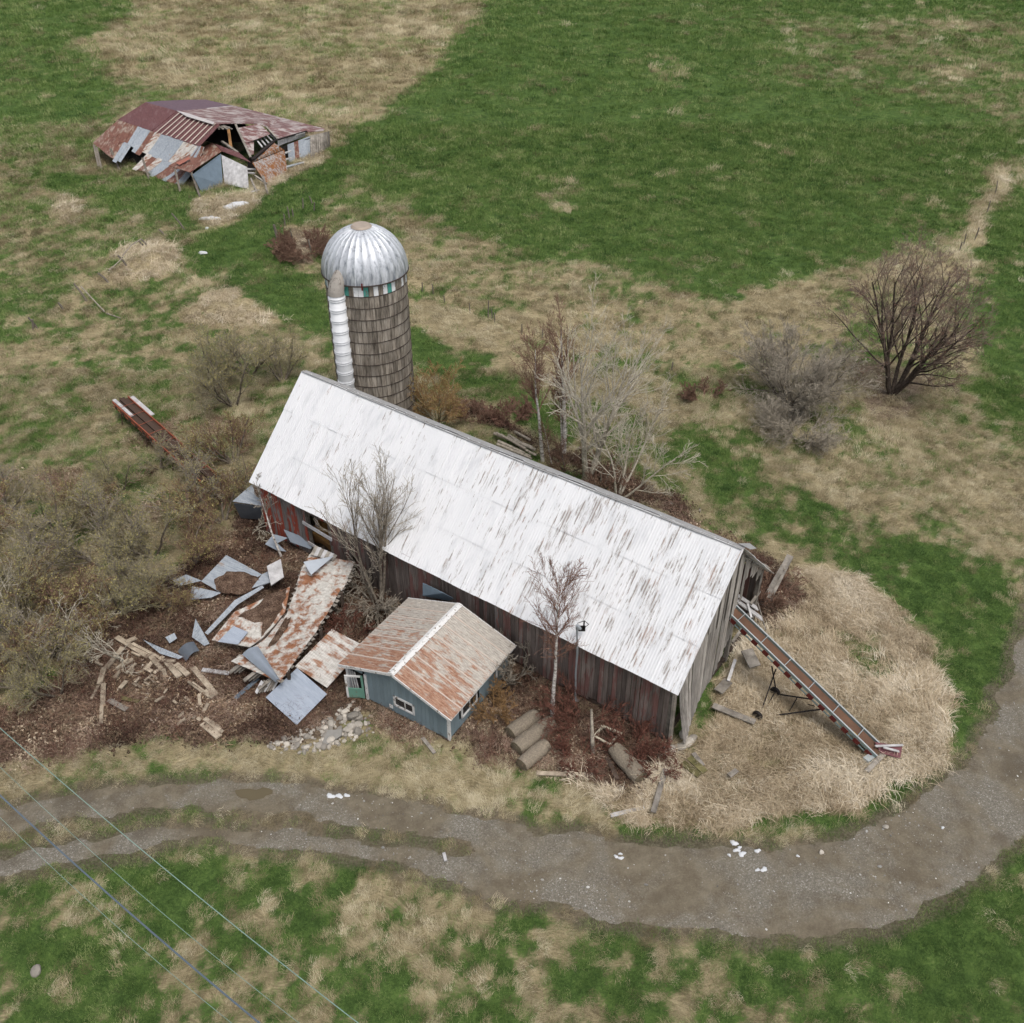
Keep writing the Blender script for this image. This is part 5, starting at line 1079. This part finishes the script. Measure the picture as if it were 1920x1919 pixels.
rail(232, 488, 268, 462, .9, 1.0, 'upper grey rail still hanging between leaning posts'); rail(204, 508, 234, 490, .5, .8, 'lower grey rail resting on the leaning posts'); rail(152, 538, 196, 585, 1.0, .15, 'long pale pole fallen from the fence line'); rail(200, 588, 226, 597, .12, .1, 'short pole lying in the straw below the fallen pole')
# logs piled behind the barn
for k in range(16):
    a = rd.uniform(-.3, .3); x, y = 965 + rd.uniform(-12, 25), 835 + rd.uniform(-18, 14); L = rd.uniform(14, 30)
    single('dead_log', MB().tube(S(x - L, y - L * .45 + a * 20, .25 + k * .03), S(x + L, y + L * .55, .15 + k * .03), rd.uniform(.06, .12), rd.uniform(.05, .09), 7), 'dead_wood', 'bare grey log in the brush pile behind the barn', 'log', 'logs of the brush pile behind the barn')
single('dead_stump', MB().tube(S(1112, 1412), S(1111, 1392, .75), .1, .09, 8).tube(S(1111, 1392, .75), S(1109, 1330, 2.0), .09, .05, 8), 'dead_wood', 'dead upright stump trunk in the brambles by the window sash', 'stump')

# ------------------------------------------------------------------ overhead wires
def wire(pts, z, r, m, lb):
    P = [flat(x, y, z) for x, y in pts]; a, b = P[0], P[-1]; d = (b - a); a2, b2 = a - d * .6, b + d * .6; mb = MB(); N = 24; prev = None
    for i in range(N + 1):
        k = i / N; p = a2.lerp(b2, k); p.z += 1.2 * (4 * (k - .5) ** 2 - .3)
        if prev is not None: mb.tube(prev, p, r, r, 6, False)
        prev = p
    return single('overhead_cable', mb, m, lb, 'cable')
wire([(0, 1490), (433, 1872)], 8.0, .028, 'cable_blue', 'thick twisted blue-grey overhead cable crossing the track'); wire([(62, 1418), (615, 1872)], 8.6, .014, 'cable_green', 'thin green overhead wire crossing nearest the barn side')
wire([(67, 1500), (441, 1822)], 8.3, .008, 'cable_green', 'faint thin wire between the thick cable and green wire'); wire([(47, 1577), (361, 1857)], 7.6, .008, 'cable_green', 'faint thin wire on the roadside of the thick cable')

# ------------------------------------------------------------------ bare trees and shrubs
def grow(seed, H, r0, lv, trop=.25, lean=(0, 0), stems=1, base_spread=.25):
    """lv: per level dict(n children, ang spread, len ratio, start, wob). returns segments (p0,p1,r0,r1,level) and tips"""
    rr = random.Random(seed); seg = []; tips = []
    def br(p, d, L, r, l):
        k = lv[l]; ns = k.get('seg', 4); pts = [(p, r)]; dd = d.copy()
        for i in range(ns):
            dd = (dd + Vector((rr.gauss(0, 1), rr.gauss(0, 1), rr.gauss(0, 1))) * k['wob'] + Vector((0, 0, k.get('trop', trop))) * .25).normalized()
            q = pts[-1][0] + dd * (L / ns); r1 = r * (1 - (i + 1) / ns * k.get('taper', .7)); 
            if q.z < .05: q.z = .05
            seg.append((pts[-1][0], q, pts[-1][1], r1, l)); pts.append((q, r1))
        if l == len(lv) - 1: tips.append(pts[-1][0]); return
        n = k['n']; n = int(n) + (1 if rr.random() < n - int(n) else 0)
        for c in range(n):
            t = k['start'] + (1 - k['start']) * ((c + rr.random()) / n); f = t * ns; i = min(int(f), ns - 1); f -= i
            pp = pts[i][0].lerp(pts[i + 1][0], f); pr = pts[i][1] + (pts[i + 1][1] - pts[i][1]) * f
            ax = (pts[i + 1][0] - pts[i][0]).normalized(); o = ax.orthogonal().normalized(); o = Matrix.Rotation(rr.uniform(0, 6.283), 3, ax) @ o
            a = k['ang'] * rr.uniform(.6, 1.25); nd_ = (ax * math.cos(a) + o * math.sin(a)).normalized()
            br(pp, nd_, L * k['len'] * rr.uniform(.6, 1.2) * (1.15 - .55 * t), max(pr * .62, k.get('rmin', .006)), l + 1)
    for s in range(stems):
        a = rr.uniform(0, 6.283); sp = 0 if stems == 1 else base_spread
        d = Vector((math.cos(a) * sp * 1.6 + lean[0], math.sin(a) * sp * 1.6 + lean[1], 1)).normalized()
        br(Vector((math.cos(a) * sp * .3, math.sin(a) * sp * .3, -.15)), d, H * rr.uniform(.8, 1.05) * (1 if stems == 1 else .9), r0, 0)
    return seg, tips
def tubes(seg, lo, hi, n, rmin):
    mb = MB(); V = mb.v; F = mb.f
    cs = [(math.cos(2 * math.pi * k / n), math.sin(2 * math.pi * k / n)) for k in range(n)]
    for p, q, a, b, l in seg:
        if not lo <= l <= hi: continue
        d = q - p; u = d.orthogonal().normalized(); w = d.normalized().cross(u); a = max(a, rmin); b = max(b, rmin); k0 = len(V)
        for pt, rr in ((p, a), (q, b)):
            for c, s_ in cs: V.append((pt.x + (u.x * c + w.x * s_) * rr, pt.y + (u.y * c + w.y * s_) * rr, pt.z + (u.z * c + w.z * s_) * rr))
        for k in range(n): F.append((k0 + k, k0 + (k + 1) % n, k0 + n + (k + 1) % n, k0 + n + k))
    return mb
def buds(seg, lvl, n, size, seed):
    rr = random.Random(seed); mb = MB(); L = [s for s in seg if s[4] >= lvl]
    for k in range(n):
        p, q, _, _, _ = rr.choice(L); c = p.lerp(q, rr.random()) + Vector((rr.gauss(0, .05), rr.gauss(0, .05), rr.gauss(0, .05)))
        e = Euler((rr.uniform(0, 6), rr.uniform(0, 6), rr.uniform(0, 6))).to_matrix(); s = size * rr.uniform(.5, 1.2)
        mb.add([c + e @ Vector(v) for v in ((-s, 0, 0), (0, -s * .6, 0), (s, 0, 0), (0, s * .6, 0))], [(0, 1, 2, 3)])
    return mb
def tree(name, label, cat, loc, seg, mt, mw, split=1, rmin=.008, bud=None, group=None, rz=0):
    t = thing(name, label, cat, loc, rz, group)
    part(t, 'trunk', tubes(seg, 0, split, 6, .01), mt, True); cr = part(t, 'crown', tubes(seg, split + 1, 9, 3, rmin), mw)
    if bud: part(cr, 'buds', buds(seg, split + 1, bud[1], bud[2], 3), bud[0])
    return t
B_ = dict
def birch_lv(h=1): return [B_(n=24, ang=.65, len=.3, start=.45, wob=.035, seg=8, trop=.3, taper=.85), B_(n=8, ang=.55, len=.55, start=.12, wob=.1, seg=4), B_(n=6, ang=.6, len=.55, start=.15, wob=.13, seg=3), B_(n=0, ang=0, len=0, start=0, wob=.15, seg=2)]
bH = lambda x, yb, yt: height_at(x, yt, yb)
tree('birch_tree', 'slim white birch with reddish twigs behind the barn, left of the pair', 'tree', S(1018, 866), grow(1, bH(1018, 866, 650), .13, birch_lv(), lean=(-.10, 0))[0], 'birch_bark', 'twig_red', 0)
sg = grow(2, bH(1057, 850, 610), .16, [B_(n=17, ang=.5, len=.3, start=.4, wob=.03, seg=8, trop=.3, taper=.85)] + birch_lv()[1:], lean=(0, 0))[0] + [s for s in grow(7, bH(1057, 850, 700), .09, birch_lv(), lean=(-.12, 0))[0]]
tree('birch_tree', 'forked white birch with reddish crown behind the barn, right of the pair', 'tree', S(1057, 850), sg, 'birch_bark', 'twig_red', 0)
tree('young_birch', 'thin leaning birch sapling between the two birches behind the barn', 'tree', S(1036, 872), grow(3, 3.2, .05, birch_lv()[:3], lean=(-.2, 0))[0], 'birch_bark', 'twig_red', 0)
pop = [B_(n=15, ang=.65, len=.58, start=.25, wob=.05, seg=8, trop=.35, taper=.85), B_(n=7, ang=.6, len=.5, start=.15, wob=.09, seg=5, trop=.35), B_(n=4.5, ang=.6, len=.5, start=.15, wob=.12, seg=3), B_(n=0, ang=0, len=0, start=0, wob=.15, seg=3)]
tree('poplar_tree', 'tall pale bare poplar with upswept limbs rising behind the barn ridge', 'tree', S(1098, 905), grow(5, bH(1098, 905, 600), .2, pop, lean=(.1, 0), stems=2, base_spread=.14)[0], 'pale_bark', 'twig_pale', 1, .009)
dk0 = [B_(n=8, ang=.6, len=.6, start=.2, wob=.08, seg=6, trop=.2), B_(n=6, ang=.6, len=.55, start=.15, wob=.12, seg=4, trop=.2), B_(n=5, ang=.65, len=.55, start=.1, wob=.15, seg=3, trop=.15), B_(n=0, ang=0, len=0, start=0, wob=.2, seg=3)]
shr = lambda n=9, L=.5: [B_(n=n, ang=.7, len=L, start=.12, wob=.1, seg=5, trop=.2), B_(n=5.5, ang=.7, len=.55, start=.15, wob=.13, seg=4, trop=.2), B_(n=4, ang=.7, len=.5, start=.15, wob=.15, seg=3), B_(n=0, ang=0, len=0, start=0, wob=.2, seg=2)]
tree('pale_sapling', 'bare pale spreading sapling at the right end of the trees behind the barn', 'tree', S(1160, 935), grow(8, bH(1160, 935, 770), .08, dk0, lean=(.5, .1), stems=4, base_spread=.4)[0], 'pale_bark', 'twig_pale', 0, .011)
tree('grey_shrub', 'tangled grey-brown shrub under the pale poplar behind the barn', 'shrub', S(1125, 915), grow(9, 2.6, .05, shr(), stems=7, base_spread=.6)[0], 'grey_bark', 'twig_brown', 0, .011)
tree('grey_shrub', 'tangled grey-brown shrub between the birches and the barn wall', 'shrub', S(1066, 880), grow(10, 2.2, .05, shr(), stems=6, base_spread=.5)[0], 'grey_bark', 'twig_brown', 0, .011)
tree('olive_bush', 'dense olive-yellow bush at the foot of the silo', 'bush', S(822, 790), grow(12, bH(822, 790, 690), .05, shr(9, .5), stems=12, base_spread=.5)[0], 'twig_olive', 'twig_orange', 0, .012, ('bud', 5000, .035))
dk = [B_(n=9, ang=.65, len=.62, start=.15, wob=.08, seg=7, trop=.25), B_(n=8, ang=.65, len=.55, start=.12, wob=.12, seg=5, trop=.2), B_(n=6, ang=.7, len=.55, start=.1, wob=.15, seg=4, trop=.15), B_(n=3.5, ang=.6, len=.5, start=.1, wob=.15, seg=3), B_(n=0, ang=0, len=0, start=0, wob=.2, seg=2)]
dkt = [B_(n=6, ang=.7, len=.62, start=.22, wob=.09, seg=8, trop=.25), B_(n=6, ang=.75, len=.58, start=.2, wob=.13, seg=5, trop=.15), B_(n=7, ang=.65, len=.55, start=.1, wob=.14, seg=4, trop=.2), B_(n=5, ang=.6, len=.5, start=.1, wob=.15, seg=3), B_(n=0, ang=0, len=0, start=0, wob=.2, seg=2)]
tree('dark_tree', 'dark many-stemmed bare tree with reddish buds on the right meadow', 'tree', S(1672, 740), grow(15, bH(1672, 740, 500), .15, dkt, lean=(.08, 0), stems=9, base_spread=.3)[0], 'dark_bark', 'twig_dark', 1, .0075, ('bud_red', 9000, .03))
tree('grey_thorn', 'low dome of grey twigs left of the dark tree', 'shrub', S(1485, 770), grow(16, bH(1485, 770, 640), .07, dk, stems=13, base_spread=.62)[0], 'grey_bark', 'twig_haze', 1, .008)
tree('grey_thorn', 'spreading grey bramble thicket in front of the dark tree', 'shrub', S(1500, 815), grow(17, 3.0, .05, shr(12, .6), stems=24, base_spread=1.6)[0], 'twig_haze', 'twig_haze', 0, .009)
fr = [B_(n=11, ang=.4, len=.5, start=.3, wob=.05, seg=8, trop=.3, taper=.85), B_(n=7, ang=.5, len=.5, start=.15, wob=.1, seg=5), B_(n=5, ang=.55, len=.5, start=.15, wob=.12, seg=3), B_(n=0, ang=0, len=0, start=0, wob=.15, seg=2)]
tree('wall_tree', 'bare grey-brown tree standing close against the barn front and over its roof', 'tree', S(716, 1142), grow(21, bH(716, 1142, 905), .10, fr, lean=(-.06, -.06), stems=4, base_spread=.2)[0], 'grey_bark', 'twig_haze', 1, .008)
dro = [B_(n=8, ang=.6, len=.5, start=.1, wob=.12, seg=6, trop=-.35), B_(n=5, ang=.6, len=.5, start=.15, wob=.15, seg=4, trop=-.3), B_(n=3, ang=.6, len=.5, start=.15, wob=.15, seg=3, trop=-.2), B_(n=0, ang=0, len=0, start=0, wob=.2, seg=2)]
tree('drooping_shrub', 'arching tangle of drooping grey branches below the wall tree', 'shrub', S(698, 1138), grow(22, 2.9, .06, dro, lean=(-.5, -.6), stems=14, base_spread=.65)[0], 'twig_grey', 'twig_grey', 0, .012)
tree('front_birch', 'white-trunked birch rising in front of the barn wall and eave', 'tree', S(1036, 1348), grow(24, bH(1036, 1348, 1110), .11, birch_lv(), lean=(-.07, -.03))[0], 'birch_bark', 'twig_red', 0, .007)
tree('young_birch', 'crooked young birch leaning at the red end of the barn', 'tree', S(530, 1048), grow(25, 4.6, .075, [B_(n=7, ang=.6, len=.22, start=.5, wob=.06, seg=8, trop=.3, taper=.8)] + birch_lv()[1:], lean=(-.3, .15))[0], 'birch_bark', 'twig_grey', 0, .008)
tree('thorn_shrub', 'twisted grey shrub at the barn corner of the blue shed', 'shrub', S(968, 1275), grow(27, 2.6, .07, shr(6, .55), lean=(-.2, 0), stems=5, base_spread=.35)[0], 'grey_bark', 'twig_grey', 0, .011)
tree('orange_shrub', 'orange-brown twiggy shrub growing beside the shed wall', 'shrub', S(930, 1340), grow(28, 1.5, .04, shr(6, .6), stems=9, base_spread=.6)[0], 'twig_orange', 'twig_orange', 0, .012)
tree('red_shrub', 'low russet bush beside the bend of the grassy lane', 'shrub', S(568, 480), grow(29, 2.4, .04, shr(9, .6), stems=26, base_spread=1.5)[0], 'twig_brown', 'twig_brown', 0, .018)
tree('red_shrub', 'low brown bush at the end of the ditch', 'shrub', S(1318, 752), grow(30, 1.6, .04, shr(8, .55), stems=10, base_spread=1.0)[0], 'twig_brown', 'twig_brown', 0, .015)
tree('brush_pile', 'mauve-brown brush pile behind the barn by the silo bush', 'brush', S(955, 790), grow(31, 1.5, .035, shr(9, .6), stems=14, base_spread=1.1)[0], 'twig_brown', 'twig_red', 0, .014)
tree('brush_pile', 'small brown brush pile at the foot of the olive bush', 'brush', S(885, 795), grow(32, 1.2, .035, shr(9, .6), stems=12, base_spread=1.0)[0], 'twig_brown', 'twig_brown', 0, .014)
tree('grey_shrub', 'scrubby brown shrub behind the gable end of the barn', 'shrub', S(1455, 1120), grow(33, 1.6, .04, shr(8, .6), stems=10, base_spread=.9)[0], 'twig_brown', 'twig_brown', 0, .012)
for x, y, sd_, h, lb in ((1095, 1352, 61, 2.4, 'red-brown bramble bush between the birch and the service mast'), (1185, 1405, 62, 1.7, 'red-brown bramble bush against the barn foot by the window sash'), (1080, 1430, 63, 1.3, 'low red-brown bramble bush beside the long brown board'), (1225, 1440, 64, 1.2, 'low red-brown bramble bush at the barn corner'), (655, 1190, 65, 1.3, 'low red-brown bramble bush between the shed and the fallen roof')):
    tree('bramble_bush', lb, 'bush', S(x, y), grow(sd_, h, .03, shr(7, .6), stems=9, base_spread=.8)[0], 'twig_russet', 'twig_russet', 0, .009)
for x, y, sd_, h, lb in ((105, 1245, 51, 4.2, 'pale bare sapling at the shaded end of the thicket'), (35, 1215, 52, 4.6, 'pale leaning sapling at the outer end of the thicket'), (240, 1235, 53, 3.2, 'small pale sapling between thicket and plank heap'), (480, 985, 54, 3.6, 'pale bare sapling beside the red barn end')):
    tree('pale_sapling', lb, 'tree', S(x, y), grow(sd_, h, .06, [B_(n=6, ang=.8, len=.6, start=.25, wob=.12, seg=6, trop=.1), B_(n=4, ang=.7, len=.5, start=.2, wob=.14, seg=4), B_(n=3, ang=.7, len=.5, start=.2, wob=.15, seg=3), B_(n=0, ang=0, len=0, start=0, wob=.2, seg=2)], lean=(.5, -.1), stems=2, base_spread=.5)[0], 'pale_bark', 'twig_pale', 0, .01)
# budding thicket on the left: a few grown forms, each shrub an object of its own
tk = [B_(n=9, ang=.65, len=.55, start=.15, wob=.1, seg=6, trop=.2), B_(n=7, ang=.7, len=.55, start=.12, wob=.14, seg=4, trop=.15), B_(n=6, ang=.7, len=.5, start=.1, wob=.15, seg=3), B_(n=0, ang=0, len=0, start=0, wob=.2, seg=2)]
forms = []
THICKET = [(440, 760, 1.1, 0), (400, 720, 1.0, 0), (530, 715, .9, 0), (470, 700, 1.0, 1), (300, 880, .55, 1), (440, 870, 1.0, 2), (230, 920, .7, 0), (350, 950, 1.1, 1), (420, 980, 1.05, 2), (180, 960, .9, 2), (110, 1000, 1.0, 0), (200, 1060, 1.1, 1), (290, 1040, 1.05, 0), (360, 1060, .9, 2), (60, 1090, 1.1, 1),
           (130, 1140, 1.1, 2), (230, 1150, .95, 0), (20, 1180, 1.1, 0), (90, 1230, 1.05, 1), (160, 1210, .9, 2), (40, 1290, 1.0, 2), (110, 1300, .8, 0), (-40, 1030, 1.1, 2), (-60, 1240, 1.0, 1), (280, 1110, .8, 1), (470, 940, .8, 0), (10, 960, .9, 1), (330, 1140, .6, 2)]
for k, (x, y, s, f) in enumerate(THICKET):
    kind = ('olive-twigged', 'grey-twigged', 'brown-twigged')[f]; lb = kind + ' budding shrub in the thicket left of the barn'
    if len(forms) <= f:
        g = grow(40 + f, 4.2, .08, tk, stems=5, base_spread=.45)[0]
        t = tree('thicket_shrub', lb, 'shrub', S(x, y), g, 'grey_bark', ('twig_olive', 'twig_grey', 'twig_brown')[f], 0, .008, ('bud', 3600, .04), kind + ' thicket shrubs'); forms.append(t)
    else:
        t = copy_tree(forms[f]); t.location = S(x, y)
    t.rotation_euler = (0, 0, k * 2.1); t.scale = (s * .95, s * .95, s * rd.uniform(.75, .95))
